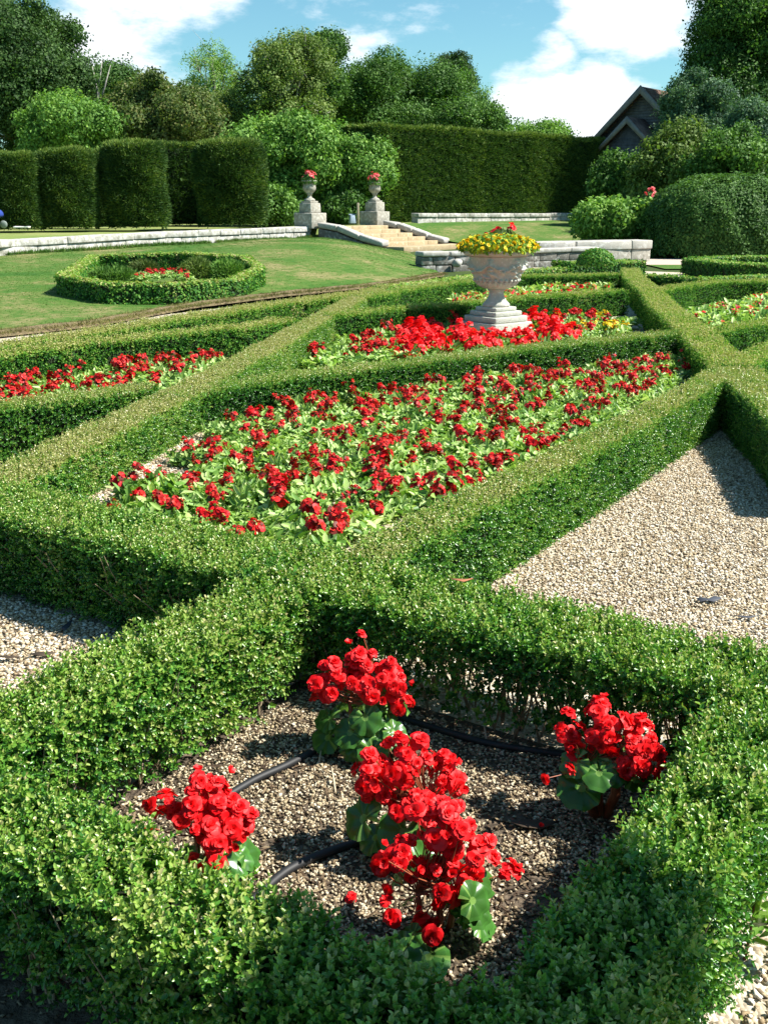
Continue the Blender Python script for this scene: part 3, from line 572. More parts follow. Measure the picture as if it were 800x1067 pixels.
def yew_block(A, B, th, z0, zA, zB, label, n, stripes=0., name='yew_hedge', t0=.36):
    A, B = np.array(A, float), np.array(B, float); L = np.linalg.norm(B - A); d = (B - A) / L; nrm = np.array((d[1], -d[0]))     # nrm faces the camera side
    root = empty(name, (A[0], A[1], z0), 0, label, 'hedge', None); per_f = L * (zA - z0); parts = []
    def add(n, f):
        P, nn, hz = f(n); parts.append((P, nn, hz))
    topz = lambda s: zA + (zB - zA) * s / L
    def face(sg):
        def f(n):
            s = rng.uniform(0, L, n); q = rng.uniform(0, 1, n) ** 1.0; z = z0 + q * (topz(s) - z0); o = (sg * th / 2) * (1 - .06 * q)
            return np.stack([A[0] + d[0] * s + nrm[0] * o, A[1] + d[1] * s + nrm[1] * o, z], 1), np.tile((nrm[0] * sg, nrm[1] * sg, .25), (n, 1)), q
        return f
    def topf(n):
        s = rng.uniform(0, L, n); o = rng.uniform(-th / 2, th / 2, n) * .94
        return np.stack([A[0] + d[0] * s + nrm[0] * o, A[1] + d[1] * s + nrm[1] * o, topz(s)], 1), np.tile((0, 0, 1.), (n, 1)), np.ones(n) * 1.05
    def endf(at0):
        def f(n):
            o = rng.uniform(-th / 2, th / 2, n) * .96; q = rng.uniform(0, 1, n); c = A if at0 else B; z = z0 + q * ((zA if at0 else zB) - z0); sg = -1 if at0 else 1
            return np.stack([c[0] + nrm[0] * o, c[1] + nrm[1] * o, z], 1), np.tile((d[0] * sg, d[1] * sg, .2), (n, 1)), q
        return f
    area = [(L * (zA - z0), face(1)), (L * (zA - z0) * .4, face(-1)), (L * th, topf), (th * (zA - z0), endf(True)), (th * (zB - z0), endf(False))]; tot = sum(a for a, _ in area)
    for a, f in area: add(int(n * a / tot), f)
    P = np.vstack([p[0] for p in parts]); nn = np.vstack([p[1] for p in parts]); q = np.concatenate([p[2] for p in parts])
    P += nn * (vnoise(P, .6, 4) * .14 + vnoise(P * (1, 1, 2.2), 2.6, 2) * .08 - .06)[:, None]
    al = (P[:, 0] - A[0]) * d[0] + (P[:, 1] - A[1]) * d[1]
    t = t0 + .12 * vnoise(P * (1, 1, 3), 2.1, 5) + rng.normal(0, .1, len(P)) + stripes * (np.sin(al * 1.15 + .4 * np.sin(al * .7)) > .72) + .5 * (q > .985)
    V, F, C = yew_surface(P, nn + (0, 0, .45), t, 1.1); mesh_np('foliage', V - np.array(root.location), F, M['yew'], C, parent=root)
    g = G(); k = .13; c = [A + d * k - nrm * (th / 2 - k), A + d * k + nrm * (th / 2 - k), B - d * k + nrm * (th / 2 - k), B - d * k - nrm * (th / 2 - k)]; zs = (zA, zA, zB, zB)
    g.add([(p[0], p[1], z0) for p in c] + [(p[0], p[1], z - k) for p, z in zip(c, zs)], [(3, 2, 1, 0), (4, 5, 6, 7), (0, 1, 5, 4), (1, 2, 6, 5), (2, 3, 7, 6), (3, 0, 4, 7)])
    o = g.build('inner_growth', M['yinner'], root); o.location = -np.array(root.location)
topiary(16, 23, 160, 237, 39, 'squat yew drum at the left edge, behind the blue hood')
topiary(70, 28.5, 157, 236, 40, 'second yew drum from the left edge, square shouldered')
topiary(141, 30, 148, 235.5, 41, 'third yew drum from the left, with shaggy top')
topiary(241, 34, 147, 233.5, 43, 'widest yew drum, rightmost of the row, next to the bushy tree')
yew_block(at(90, 230, 44)[:2], at(122, 230, 45)[:2], 1.2, .8, at(100, 158, 44)[2], at(120, 157, 45)[2], 'narrow piece of yew hedge between the second and third drums', 1600)
yew_block(at(30, 230, 44)[:2], at(52, 230, 45)[:2], 1.2, .8, at(40, 164, 44)[2], at(50, 163, 45)[2], 'narrow piece of yew hedge between the first and second drums', 1200)
yew_block(at(160, 230, 49)[:2], at(222, 230, 51)[:2], 1.4, .8, at(170, 152, 49)[2], at(215, 153, 51)[2], 'yew hedge in the gap between the two widest drums', 3500)
yA, yB = at(372, 215, 50), at(626, 215, 64)
yew_block(yA[:2], yB[:2], 2.6, .9, at(388, 131, 49.5)[2], at(626, 148, 64)[2], 'long tall clipped yew hedge behind the right-hand terrace wall', 42000, stripes=.13, t0=.52)
# big clipped evergreen at right
def dome_shrub(u0, u1, ytop, ybase, Y, label, n):
    x0, x1 = at(u0, 220, Y)[0], at(u1, 220, Y)[0]; zt = at(700, ytop, Y)[2]; root = empty('clipped_shrub', ((x0 + x1) / 2, Y + 1.5, 0), 0, label, 'shrub')
    a = (x1 - x0) / 2; d = rng.normal(size=(n, 3)); d[:, 2] = np.abs(d[:, 2]); d /= np.linalg.norm(d, axis=1)[:, None]
    k = (np.abs(d) ** 3.2).sum(1) ** (-1 / 3.2); P = d * k[:, None] * (a, 2.6, zt); nn = np.sign(d) * np.abs(d * k[:, None]) ** 2.2 / (a, 2.6, zt); nn /= np.linalg.norm(nn, axis=1)[:, None]
    P += nn * (vnoise(P, 1.5, 3) * .12 + vnoise(P, 5, 2) * .06 - .05)[:, None]; low = P[:, 2] < .15; P = P[~low]; nn = nn[~low]
    t = .32 + .15 * vnoise(P, 2.0, 3) + rng.normal(0, .12, len(P)) + .1 * nn[:, 2]
    V, F, C = scatter([spray(8, .11, .085, .05, s) for s in range(6)], P, basis(nn + (0, 0, .4), .4), rng.uniform(.7, 1.3, len(P)), np.clip(t, 0, 1), PAL['mid']); mesh_np('foliage', V, F, M['far'], C, parent=root)
    g = G(); pr = []
    for i in range(11):
        s = i / 10 * pi / 2; pr.append((max(.02, cos(s) ** .62), sin(s) ** .62))
    g.lathe([(r_, z_) for r_, z_ in pr], 32); g.V = [(x * (a - .2), y * 2.4, z * (zt - .18)) for x, y, z in g.V]; g.build('inner_growth', M['yinner'], root, smooth=True)
dome_shrub(690, 850, 184, 270, 33.5, 'big dark clipped evergreen shrub filling the right edge beyond the path', 16000)
# clipped box ball on the low hedge
bx, by = ray_pt(624, 262, .7); r_ = empty('box_ball', (bx, by + .3, .42), 0, 'small clipped box cushion standing above the low hedge by the stone wall', 'topiary')
d = rng.normal(size=(1500, 3)); d[:, 2] = np.abs(d[:, 2]); d /= np.linalg.norm(d, axis=1)[:, None]; a_ = 17.5 / FPX * by * 1.03; P = d * (a_, a_, .30)
V, F, C = scatter(LOD[3][0], P, basis(d, .4), rng.uniform(.9, 1.3, 1500), np.clip(.42 + rng.normal(0, .1, 1500) + .15 * d[:, 2], 0, 1), BOXC); mesh_np('foliage', V, F, M['boxfar'], C, parent=r_)
g = G(); g.lathe([(a_ * .9 * cos(i * pi / 12), .26 * sin(i * pi / 12)) for i in range(6)] + [(.02, .26)], 20); g.build('inner_growth', M['inner'], r_, smooth=True)

# ------------------------------------------------------------------ stonework
def stone_course(g, P, width, h, zoff, blk=1.1, gap=.012, jit=.012):
    """a row of rough blocks along a 3D polyline; the polyline is the top centre"""
    P = np.array(P, float); d = np.r_[0, np.cumsum(np.linalg.norm(np.diff(P[:, :2], axis=0), axis=1))]; s = 0
    while s < d[-1] - .05:
        l = min(blk * random.uniform(.6, 1.35), d[-1] - s); a = [np.interp(s, d, P[:, k]) for k in range(3)]; b = [np.interp(s + l - gap, d, P[:, k]) for k in range(3)]
        t = np.array(b[:2]) - a[:2]; t /= np.linalg.norm(t) + 1e-9; n = np.array((-t[1], t[0])) * width / 2; V = []
        for z1 in (-h, 0):
            for c, sg in ((a, -1), (b, -1), (b, 1), (a, 1)): V.append((c[0] + n[0] * sg + random.uniform(-jit, jit), c[1] + n[1] * sg + random.uniform(-jit, jit), c[2] + zoff + z1 + random.uniform(-jit, jit) * (1 if z1 == 0 else .2)))
        g.add(V, [(3, 2, 1, 0), (4, 5, 6, 7), (0, 1, 5, 4), (1, 2, 6, 5), (2, 3, 7, 6), (3, 0, 4, 7)]); s += l
def wall(name, P, width, h, label, mat, cmat, coph=.16, over=.08, courses=2, blk=1.1, cblk=1.5):
    root = empty(name, tuple(P[0][:2]) + (0,), 0, label, 'wall'); loc = np.array(root.location); Q = [tuple(np.array(p) - loc) for p in P]
    g = G(); ch = (h - coph) / courses
    for c in range(courses): stone_course(g, Q, width, ch - .008, -coph - .006 - c * ch, blk)
    g.build('blocks', M[mat], root, bevel=.02)
    g = G(); stone_course(g, Q, width + over, coph, 0, cblk); g.build('coping', M[cmat], root, bevel=.03); return root
wall('terrace_wall', WALL, .5, .55, 'low white lichened stone wall along the top of the lawn at left', 'wall', 'wall', .2, .08, 1)
wp = [at(432, 222, 47.5), at(500, 222.5, 50), at(612, 222, 54)]
wall('terrace_wall', wp, .45, .75, 'low pale stone wall at the foot of the long yew hedge', 'wall', 'wall', .18, .08, 1)
W2 = [(*ray_pt(436, 262.2, .48), .48), (*ray_pt(480, 261.5, .48), .48), (*ray_pt(560, 258.5, .50), .50), (*ray_pt(618, 257, .50), .50)]
wall('retaining_wall', W2, .45, .55, 'dark mossy retaining wall with pale boulders behind the urn', 'dwall', 'cope', .12, .1, 2, .5, 1.2)
W1 = [(*ray_pt(540, 252, .64), .64), (*ray_pt(606, 251, .64), .64), (*ray_pt(671, 249.5, .64), .64)]
wall('stone_wall', W1, .6, .70, 'blocky grey stone wall end with thick coping beside the pale shrub', 'ped', 'cope', .26, .1, 1, 1.3, 1.7)
for k, (u, v, rr, lb_) in enumerate(((468, 271, .17, 'largest rounded pale boulder against the dark wall left of the urn'), (476, 273, .13, 'pale boulder touching the largest one, nearest the urn'), (461, 268, .10, 'small pale boulder at the left of the group'))):
    x, y = ray_pt(u, v, .22); g = G(); g.lathe([(rr * cos(a) + .001, rr * .85 * sin(a)) for a in np.linspace(-1.55, 1.55, 9)], 14, fn=lambda a, z, r: .02 * sin(3 * a + z * 20)); o = g.build('boulder', M['wall'], smooth=True); o.location = (x, y - .05, .2); tag(o, lb_, 'boulder', 'boulders against the retaining wall')

# steps and their ramps
PL, PR = np.array((-2.9, 41.2)), np.array((-.36, 44.7)); dU = (PR - PL) / np.linalg.norm(PR - PL); dD = np.array((dU[1], -dU[0]))    # down-flight direction
cen = (PL + PR) / 2; wid = np.linalg.norm(PR - PL) - .6; angU = math.atan2(dU[1], dU[0])
root = empty('stone_steps', (cen[0], cen[1], 0), angU, 'flight of worn honey-coloured stone steps between the two vases', 'steps')
for k in range(6):
    g = G(); tz = .85 - .14 * k; x = 0; tread = .62
    while x < wid - .02:
        l = min(random.uniform(.9, 1.6), wid - x); g.box((-wid / 2 + x + l / 2 - .004, -(.25 + tread * k + tread / 2), tz - .16), (l - .012, tread + .05, .30), jit=.006); x += l
    g.build('step', M['step'], root, bevel=.015)
    if k == 5:
        g = G(); g.box((.3, -(.25 + tread * 6.3), .05), (wid + 1.4, tread * 1.3, .22), jit=.01); g.build('landing', M['step'], root, bevel=.02)
for sg, nm in ((-1, 'left'), (1, 'right')):
    base = (PL if sg < 0 else PR) + dU * (.30 * -sg) * 0 + dD * .55; p0 = base; p1 = base + dD * 3.1
    P3 = [(*p0, 1.02), (*(p0 * .7 + p1 * .3), .90), (*(p0 * .3 + p1 * .7), .52), (*p1, .36)]
    rt = empty('ramp_wall', (*p0, 0), 0, 'lichened sloping stone kerb down the %s side of the steps' % nm, 'wall', None); Q = [tuple(np.array(p) - (*p0, 0)) for p in P3]
    g = G(); stone_course(g, Q, .46, .22, 0, 1.0, .015, .03); g.build('coping', M['cope'], rt, bevel=.06)
    g = G(); stone_course(g, Q, .38, .55, -.265, .8); g.build('blocks', M['dwall'], rt, bevel=.02)

# grass and weeds growing up against the foot of the walls
wf = path_at([p[:2] for p in WALL], rng.uniform(.3, 1, 2600)); wf = wf[vnoise(np.c_[wf, wf[:, 0] * 0], 1.1) > -.35]; wn = np.array((.88, -.47)); wf = wf + wn * (.30 + np.abs(rng.normal(0, .07, (len(wf), 1)))); wz = np.array([bank_z(a, b) for a, b in wf])
tuft_field('wall_weeds', np.c_[wf, wz], .13, [(.03, .09, .014), (.06, .15, .022), (.11, .19, .035), (.22, .22, .08)])
# stone vases on pedestals
VPROF = [(.21, 0), (.22, .03), (.19, .07), (.09, .13), (.07, .20), (.10, .24), (.12, .26), (.11, .28), (.17, .33), (.235, .40), (.25, .47), (.235, .55), (.225, .64), (.25, .68), (.30, .71), (.305, .735), (.27, .74), (.24, .70), (.02, .68)]
def blossom_mesh(name, n, r, cols, seed=0, rows=((0, .95), (.5, .8), (1.0, .5)), mat='petal', res=3):
    rr = np.random.default_rng(seed); VV, FF, CC = [], [], []; b = 0; cols = np.array(cols)
    for ri, (lift, sc) in enumerate(rows):
        k = n - ri
        for i in range(k):
            a = 2 * pi * (i + .5 * ri) / k + rr.uniform(-.25, .25); L = r * sc * rr.uniform(.85, 1.15); wd = L * rr.uniform(.95, 1.2); cup = lift + rr.uniform(-.2, .2); ruf = rr.uniform(0, 6)
            V = []
            for iu in range(res + 1):
                for iv in range(res + 1):
                    s = iu / res; q = iv / res * 2 - 1; rad = L * s; ww = wd * .62 * (s ** .55) * (1 - .35 * max(0, s - .6) / .4 * q * q)
                    el = .15 + cup * .95 - .9 * s * (1 - cup * .3) * .55; x = rad * cos(el); z = rad * sin(el) + .1 * L * q * q * s + .07 * L * sin(q * 5 + ruf) * s * s
                    y = q * ww; V.append((x - .18 * L * q * q * s, y, z))
            V = np.array(V) @ rotm((0, 0, 1), a).T; VV.append(V); m = res + 1
            F = np.array([(iu * m + iv, (iu + 1) * m + iv, (iu + 1) * m + iv + 1, iu * m + iv + 1) for iu in range(res) for iv in range(res)]); FF.append(F + b); b += len(V)
            c = cols[rr.integers(0, len(cols))] * rr.uniform(.85, 1.1); CC += [c] * len(F)
    return np.vstack(VV), np.vstack(FF), np.array(CC)
RED = [(.78, .006, .010), (.86, .010, .014), (.66, .004, .008), (.90, .03, .032)]
def head(seed, r=.05, col=RED, n=5, res=2): return blossom_mesh('b', n, r, col, seed, ((.1, 1), (.6, .7)), res=res)
def ball_of(name, centers, temps, parent, mat, scl, cols=None):
    VV, FF, CC = [], [], []; b = 0
    for i, (p, nn) in enumerate(centers):
        V, F, C = temps[i % len(temps)]; Rm = basis(np.array([nn], float), .3)[0]; VV.append(V @ Rm.T * (scl * random.uniform(.8, 1.15)) + p); FF.append(F + b); b += len(V); CC.append(C)
    return mesh_np(name, np.vstack(VV), np.vstack(FF), M[mat], np.vstack(CC), parent=parent)
PINK = [(.80, .16, .16), (.85, .28, .25), (.78, .10, .12)]
pinkT = [head(s, .10, PINK) for s in range(3)]
def vase_on_pedestal(loc, rz, lab_p, lab_v, lab_f, scale=1.0, ped=True, dim=1):
    z = 0
    if ped:
        r_ = empty('stone_pedestal', loc, rz, lab_p, 'pedestal', 'pedestals at the head of the steps')
        g = G(); g.box((0, 0, .30), (.92, .92, .60), jit=.014); g.build('base_block', M['ped'], r_, bevel=.03)
        g = G(); g.box((0, 0, .60 + .185), (.62, .62, .36), jit=.012, taper=.95); g.build('upper_block', M['ped'], r_, bevel=.025); z = .966
    v = empty('stone_vase', (loc[0], loc[1], loc[2] + z), rz, lab_v, 'vase', 'stone vases'); v.scale = (scale,) * 3
    g = G(); g.box((0, 0, .035), (.46, .46, .07)); g.build('foot', M['ped'], v, bevel=.01)
    g = G(); g.lathe([(a, b + .07) for a, b in VPROF], 40, fn=lambda a, z_, r: .010 * cos(a * 16) if .38 < z_ < .47 else 0); g.build('bowl', M['ped'], v, smooth=True, bevel=0)
    f = empty('geranium_plant', (loc[0], loc[1], loc[2] + z + .76 * scale), 0, lab_f, 'plant', 'geraniums in the terrace vases')
    ce = []; 
    for i in range(16):
        a = random.uniform(0, 2 * pi); e = random.uniform(.25, 1.4); n_ = np.array((cos(a) * cos(e), sin(a) * cos(e), sin(e))); ce.append((n_ * (.30, .30, .40) * random.uniform(.8, 1.1) + (0, 0, .04), n_))
    ball_of('blossoms', ce, pinkT, f, 'petal', .85)
    d = rng.normal(size=(260, 3)); d[:, 2] = np.abs(d[:, 2]); d /= np.linalg.norm(d, axis=1)[:, None]
    V, F, C = scatter([spray(5, .05, .10, .08, s) for s in range(4)], d * (.27, .27, .25), basis(d, .4), np.ones(260), rng.uniform(.3, .8, 260), PAL['mid']); mesh_np('foliage', V, F, M['far'], C, parent=f)
vase_on_pedestal((PL[0], PL[1], .76), angU, 'square two-tier stone pedestal left of the steps', 'weathered grey stone vase left of the steps', 'pink and red geraniums in the vase left of the steps', 1.03)
vase_on_pedestal((PR[0] - .03, PR[1] + .1, .80), angU, 'square two-tier stone pedestal right of the steps', 'weathered grey stone vase right of the steps', 'pink geraniums trailing from the vase right of the steps', 1.0)
xx, yy, zz = at(676, 216, 39.5)
vase_on_pedestal((xx, yy, zz - .2), 0, '', 'small shadowed stone vase under the dark shrubs at right', 'dull red flowers in the shadowed vase at right', .6, False)
g = G(); x, y = at(373, 225, 46)[:2]; g.box((0, 0, .45), (.11, .09, .95), taper=.9); o = g.build('wooden_post', M['post'], bevel=.01); o.location = (x, y, .82); tag(o, 'short pale wooden post between the two vases', 'post')
g = G(); g.box((0, 0, .22), (.28, .22, .34), taper=.75, rz=.4); g.box((0, 0, .42), (.34, .05, .06), rz=.4); o = g.build('watering_can', plain('grey_metal', (.30, .38, .48), .45), bevel=.02); o.location = (at(367, 228, 46)[0], 46, .83); tag(o, 'small grey-blue container beside the wooden post', 'container')

# large garden urn
UC = (ray_pt(515.5, 351, 0)[0], ray_pt(515.5, 351, 0)[1]); UR = -R(6) + R(45)
u_ = empty('garden_urn', (UC[0], UC[1], 0), R(39), 'large carved pale stone urn on a stepped plinth in the flower bed', 'urn')
for nm, sz, z0, z1 in (('plinth_tier', .66, .0, .20), ('plinth_tier', .57, .202, .275), ('plinth_tier', .47, .277, .335), ('plinth_tier', .37, .337, .385)):
    g = G(); g.box((0, 0, (z0 + z1) / 2), (sz, sz, z1 - z0)); g.build(nm, M['urn'], u_, bevel=.012)
def flute(a, z, r): return 0
g = G(); g.lathe([(.17, .387), (.175, .405), (.165, .425), (.13, .46), (.105, .50), (.092, .55), (.09, .575), (.112, .585), (.112, .60), (.095, .61)], 48); g.build('stem', M['urn'], u_, smooth=True)
nA, nZ = 220, 46; V, F = [], []
zs = np.linspace(.60, 1.0, nZ); pr_z = np.array((.60, .615, .65, .69, .72, .76, .85, .95, 1.0)); pr_r = np.array((.10, .165, .23, .262, .275, .285, .305, .338, .358))
for z in zs:
    r0 = np.interp(z, pr_z, pr_r)
    for i in range(nA):
        a = 2 * pi * i / nA; q = 0
        if z < .69: q = .016 * abs(sin(a * 12)) * min(1, (z - .60) / .05)                               # gadroons
        elif .735 < z < .97:
            sw = .87 - .085 * abs(cos(a * 3)) ** 1.0 + .045                                             # hanging swags
            q = .036 * math.exp(-((z - sw) / .022) ** 2) * (1 + .35 * sin(a * 60)) + .034 * math.exp(-((abs(((a * 3 / pi) % 1) - .5) * 2) / .22) ** 2) * (1 if z > .78 else .4) * (1 + .6 * sin(z * 150) * .6)
            q += .030 * max(0, sin(a * 9 + 2.2 * sin(z * 26)) * cos(z * 60 + a * 5)) * (z < .88)
        V.append(((r0 + q) * cos(a), (r0 + q) * sin(a), z))
F = [(j * nA + i, j * nA + (i + 1) % nA, (j + 1) * nA + (i + 1) % nA, (j + 1) * nA + i) for j in range(nZ - 1) for i in range(nA)] + [tuple(range(nA))[::-1]]
g = G(); g.add(V, F); g.build('bowl', M['urn'], u_, smooth=True)
g = G()
for i in range(26):
    a = 2 * pi * i / 26; g.lathe([(.001, -.024), (.017, -.017), (.024, 0), (.017, .017), (.001, .024)], 8, (.278 * cos(a), .278 * sin(a), .715))
g.build('bead_ring', M['urn'], u_, smooth=True)
g = G(); g.lathe([(.35, 1.0), (.375, 1.010), (.415, 1.022), (.43, 1.045), (.428, 1.07), (.41, 1.085), (.35, 1.08), (.32, 1.04), (.02, 1.03)], 72); g.build('rim', M['urn'], u_, smooth=True)
# planting in the urn: golden marigolds with one red begonia
YEL = [(.80, .66, .01), (.86, .76, .03), (.74, .50, .01)]
f = empty('marigold_planting', (UC[0], UC[1], 1.10), 0, 'mound of small yellow flowers filling the large stone urn', 'plant')
N = 1500; d = rng.normal(size=(N, 3)); d[:, 2] = np.abs(d[:, 2]) ; d /= np.linalg.norm(d, axis=1)[:, None]; P = d * (.49, .49, .155) * rng.uniform(.75, 1, (N, 1)); P[:, 2] -= .02 * (np.hypot(P[:, 0], P[:, 1]) / .49) ** 3
V, F, C = scatter([spray(6, .03, .05, .03, s) for s in range(4)], P, basis(d, .5), np.ones(N), rng.uniform(.3, 1, N), [(.05, .14, .02), (.12, .27, .03), (.22, .36, .04), (.60, .58, .03)]); mesh_np('foliage', V, F, M['far'], C, parent=f)
yt = [blossom_mesh('y', 7, .034, YEL, s, ((.1, 1), (.7, .6)), res=2) for s in range(3)]; ym = []
for V, F, C in yt: o = mesh_np('blossom', V, F, M['petal'], C, parent=f); ym.append(o)
for i in range(98):
    o = ym[i % 3] if i < 3 else ym[i % 3].copy()
    if i >= 3: COL.objects.link(o); o.parent = f
    a = i * 2.39996; e = math.asin(min(1, (i + .5) / 98)) * .95 + .05; p = np.array((.50 * cos(a) * cos(e), .50 * sin(a) * cos(e), .16 * sin(e) + .012)); p[2] -= .01 * (np.hypot(p[0], p[1]) / .49) ** 3
    o.location = p; o.rotation_euler = (random.uniform(-.4, .4) - .8 * sin(a) * cos(e), random.uniform(-.4, .4) + .8 * cos(a) * cos(e), random.uniform(0, 6))
f = empty('red_begonia', (UC[0] + .04, UC[1] + .02, 1.19), 0, 'dark red flowers standing out of the yellow flowers in the stone urn', 'plant')
ball_of('blossoms', [((.0 + .14, -.05, .16), (.2, -.6, .7)), ((.09, 0, .15), (-.2, -.6, .7)), ((.13, .02, .2), (0, -.3, 1)), ((-.10, 0, .11), (-.4, -.5, .8)), ((-.14, -.02, .08), (-.4, -.6, .6)), ((-.04, .03, .13), (0, -.3, 1)), ((.04, -.04, .07), (0, -.7, .6)), ((-.2, 0, .06), (-.6, -.3, .7))], [head(s, .055) for s in range(3)], f, 'petal', 1)
d = rng.normal(size=(60, 3)); d[:, 2] = np.abs(d[:, 2]); d /= np.linalg.norm(d, axis=1)[:, None]; V, F, C = scatter([spray(4, .02, .08, .06, s) for s in range(3)], d * (.17, .12, .12), basis(d, .4), np.ones(60), rng.uniform(.3, .8, 60), PAL['olive']); mesh_np('foliage', V, F, M['far'], C, parent=f)

# ------------------------------------------------------------------ barn
def barn():
    Y = 62; ax, _, az = at(671, 91, Y); lx, _, lz = at(620, 153, Y); rise = az - lz; half = (ax - lx); rz = R(-40)
    root = empty('barn', (ax, Y, 0), rz, 'dark weatherboarded barn with steep tiled gable above the rhododendrons', 'barn')
    H0 = 3.0; half *= 1.30; slope = rise / half; L = 12.0; eave = az - slope * half; hb = half + .25
    g = G()                                                             # gable wall with lapped boards
    nb = int((az - H0) / .16)
    for i in range(nb):
        z0 = H0 + i * .16; z1 = z0 + .16; w0 = min(half - .15, (az - z0) / slope - .25); w1 = max(.02, min(half - .15, (az - z1) / slope - .25))
        if w0 <= .05: break
        g.add([(-w0, 0, z0), (w0, 0, z0), (w1, .03, z1), (-w1, .03, z1), (-w0, .2, z0), (w0, .2, z0), (w1, .2, z1), (-w1, .2, z1)], [(0, 1, 2, 3), (5, 4, 7, 6), (1, 5, 6, 2), (4, 0, 3, 7), (4, 5, 1, 0), (3, 2, 6, 7)])
    g.box((0, L / 2, H0 - 1.5), (2 * half - .3, L - .1, 3.0)); g.build('weatherboard_wall', M['board'], root)
    g = G()
    for sg in (-1, 1):
        n = 26
        for i in range(n):                                              # tile courses
            a, b = i / n, (i + 1) / n; x0, x1 = sg * hb * a, sg * hb * b; z0, z1 = az - slope * hb * a, az - slope * hb * b; q = .045
            P = [(x0, -.45, z0 + .02), (x1, -.45, z1 + q), (x1, L, z1 + q), (x0, L, z0 + .02), (x0, -.45, z0 - .08), (x1, -.45, z1 - .08), (x1, L, z1 - .08), (x0, L, z0 - .08)]
            Fq = [(0, 1, 2, 3), (7, 6, 5, 4), (0, 4, 5, 1), (1, 5, 6, 2), (2, 6, 7, 3), (3, 7, 4, 0)]; g.add(P, Fq if sg < 0 else [f_[::-1] for f_ in Fq])
    g.build('roof', M['tile'], root)
    def barge(cx, cz, hw_, y, sl, wdt=.26):
        for sg in (-1, 1):
            g = G(); P = [(cx, y, cz + .08), (cx + sg * hw_, y, cz - sl * hw_ + .08), (cx + sg * hw_, y, cz - sl * hw_ - wdt), (cx, y, cz - wdt - .1)]; P += [(a, b + .06, c) for a, b, c in P]; g.add(P, [(0, 1, 2, 3), (7, 6, 5, 4), (0, 4, 5, 1), (1, 5, 6, 2), (2, 6, 7, 3), (3, 7, 4, 0)]); g.build('barge_board', M['barge'], root)
    barge(0, az, hb, -.52, slope)
    # smaller projecting gable
    px, _, pz = at(658, 122, Y - 2); px -= ax; pz_ = pz; px = (px + 1.16) / .766; h2 = (at(658, 122, Y)[2] - at(626, 160, Y)[2]) / slope * .85; g = G(); y2 = -1.8
    for i in range(40):
        z0 = H0 + i * .16; w0 = (pz_ - z0) / slope - .2; w1 = max(.02, (pz_ - z0 - .16) / slope - .2)
        if w0 < .05: break
        w0, w1 = min(w0, h2), min(w1, h2)
        g.add([(px - w0, y2, z0), (px + w0, y2, z0), (px + w1, y2 + .03, z0 + .16), (px - w1, y2 + .03, z0 + .16), (px - w0, -.01, z0), (px + w0, -.01, z0), (px + w1, -.01, z0 + .16), (px - w1, -.01, z0 + .16)], [(0, 1, 2, 3), (1, 5, 6, 2), (4, 0, 3, 7)])
    g.build('porch_wall', M['board'], root); g = G()
    for sg in (-1, 1):
        P = [(px, y2 - .3, pz_ + .05), (px + sg * (h2 + .1), y2 - .3, pz_ - slope * (h2 + .1) + .05), (px + sg * (h2 + .1), -.02, pz_ - slope * (h2 + .1) + .05), (px, -.02, pz_ + .05)]; P += [(a, b, c - .1) for a, b, c in P]; Fq = [(0, 1, 2, 3), (7, 6, 5, 4), (0, 4, 5, 1), (1, 5, 6, 2), (2, 6, 7, 3), (3, 7, 4, 0)]; g.add(P, Fq)
    g.build('porch_roof', M['tile'], root); barge(px, pz_, h2 + .1, y2 - .37, slope, .2)
barn()

# ------------------------------------------------------------------ pushchair and pale slabs at the far left
x, y, z = at(-7, 238, 37.5); r_ = empty('pushchair', (x, y, z + .0), 0, 'pushchair with a blue hood cut off by the left edge', 'pushchair')
g = G(); n = 9; Vh = []
for i in range(7):
    for k in range(n): a = i / 6 * pi * .62; b = (k / (n - 1) - .5) * 2; Vh.append((.36 * sin(a) * 1.0 - .02, b * .26 * (1 - .12 * sin(a)), .48 + .24 * cos(a) * (1 - .15 * b * b)))
g.add(Vh, [(i * n + k, i * n + k + 1, (i + 1) * n + k + 1, (i + 1) * n + k) for i in range(6) for k in range(n - 1)]); o = g.build('hood', M['blue'], r_, smooth=True); o.modifiers.new('solid', 'SOLIDIFY').thickness = .02
g = G(); g.box((-.08, 0, .34), (.56, .42, .26), taper=.85); g.build('seat', M['black'], r_, bevel=.04)
g = G()
for s_ in (-.22, .22): g.tube([(-.55, s_, .85), (-.35, s_, .55), (.3, s_, .12)], .014); g.tube([(-.42, s_, .12), (.1, s_, .4)], .012)
g.tube([(-.55, -.22, .85), (-.55, .22, .85)], .016); g.build('frame', M['hose'], r_)
for cx_, cy_ in ((.20, -.24), (.32, .22), (-.42, -.24), (-.42, .24)):
    g = G(); g.lathe([(.02, -.02), (.12, -.025), (.135, 0), (.12, .025), (.02, .02)], 18); o = g.build('wheel', M['tyre'], r_, smooth=True); o.rotation_euler = (pi / 2, 0, 0); o.location = (cx_, cy_, .135)
for u, wd, lb in ((21, .38, 'wide pale flat stone on the grass near the blue hood'), (29, .16, 'small pale flat stone right of the wide one')):
    g = G(); g.box((0, 0, .02), (wd, .25, .05), jit=.01); o = g.build('flat_stone', M['white'], bevel=.01); o.location = (at(u, 238.5, 37.3)[0], 37.3, z + .03); tag(o, lb, 'stone')

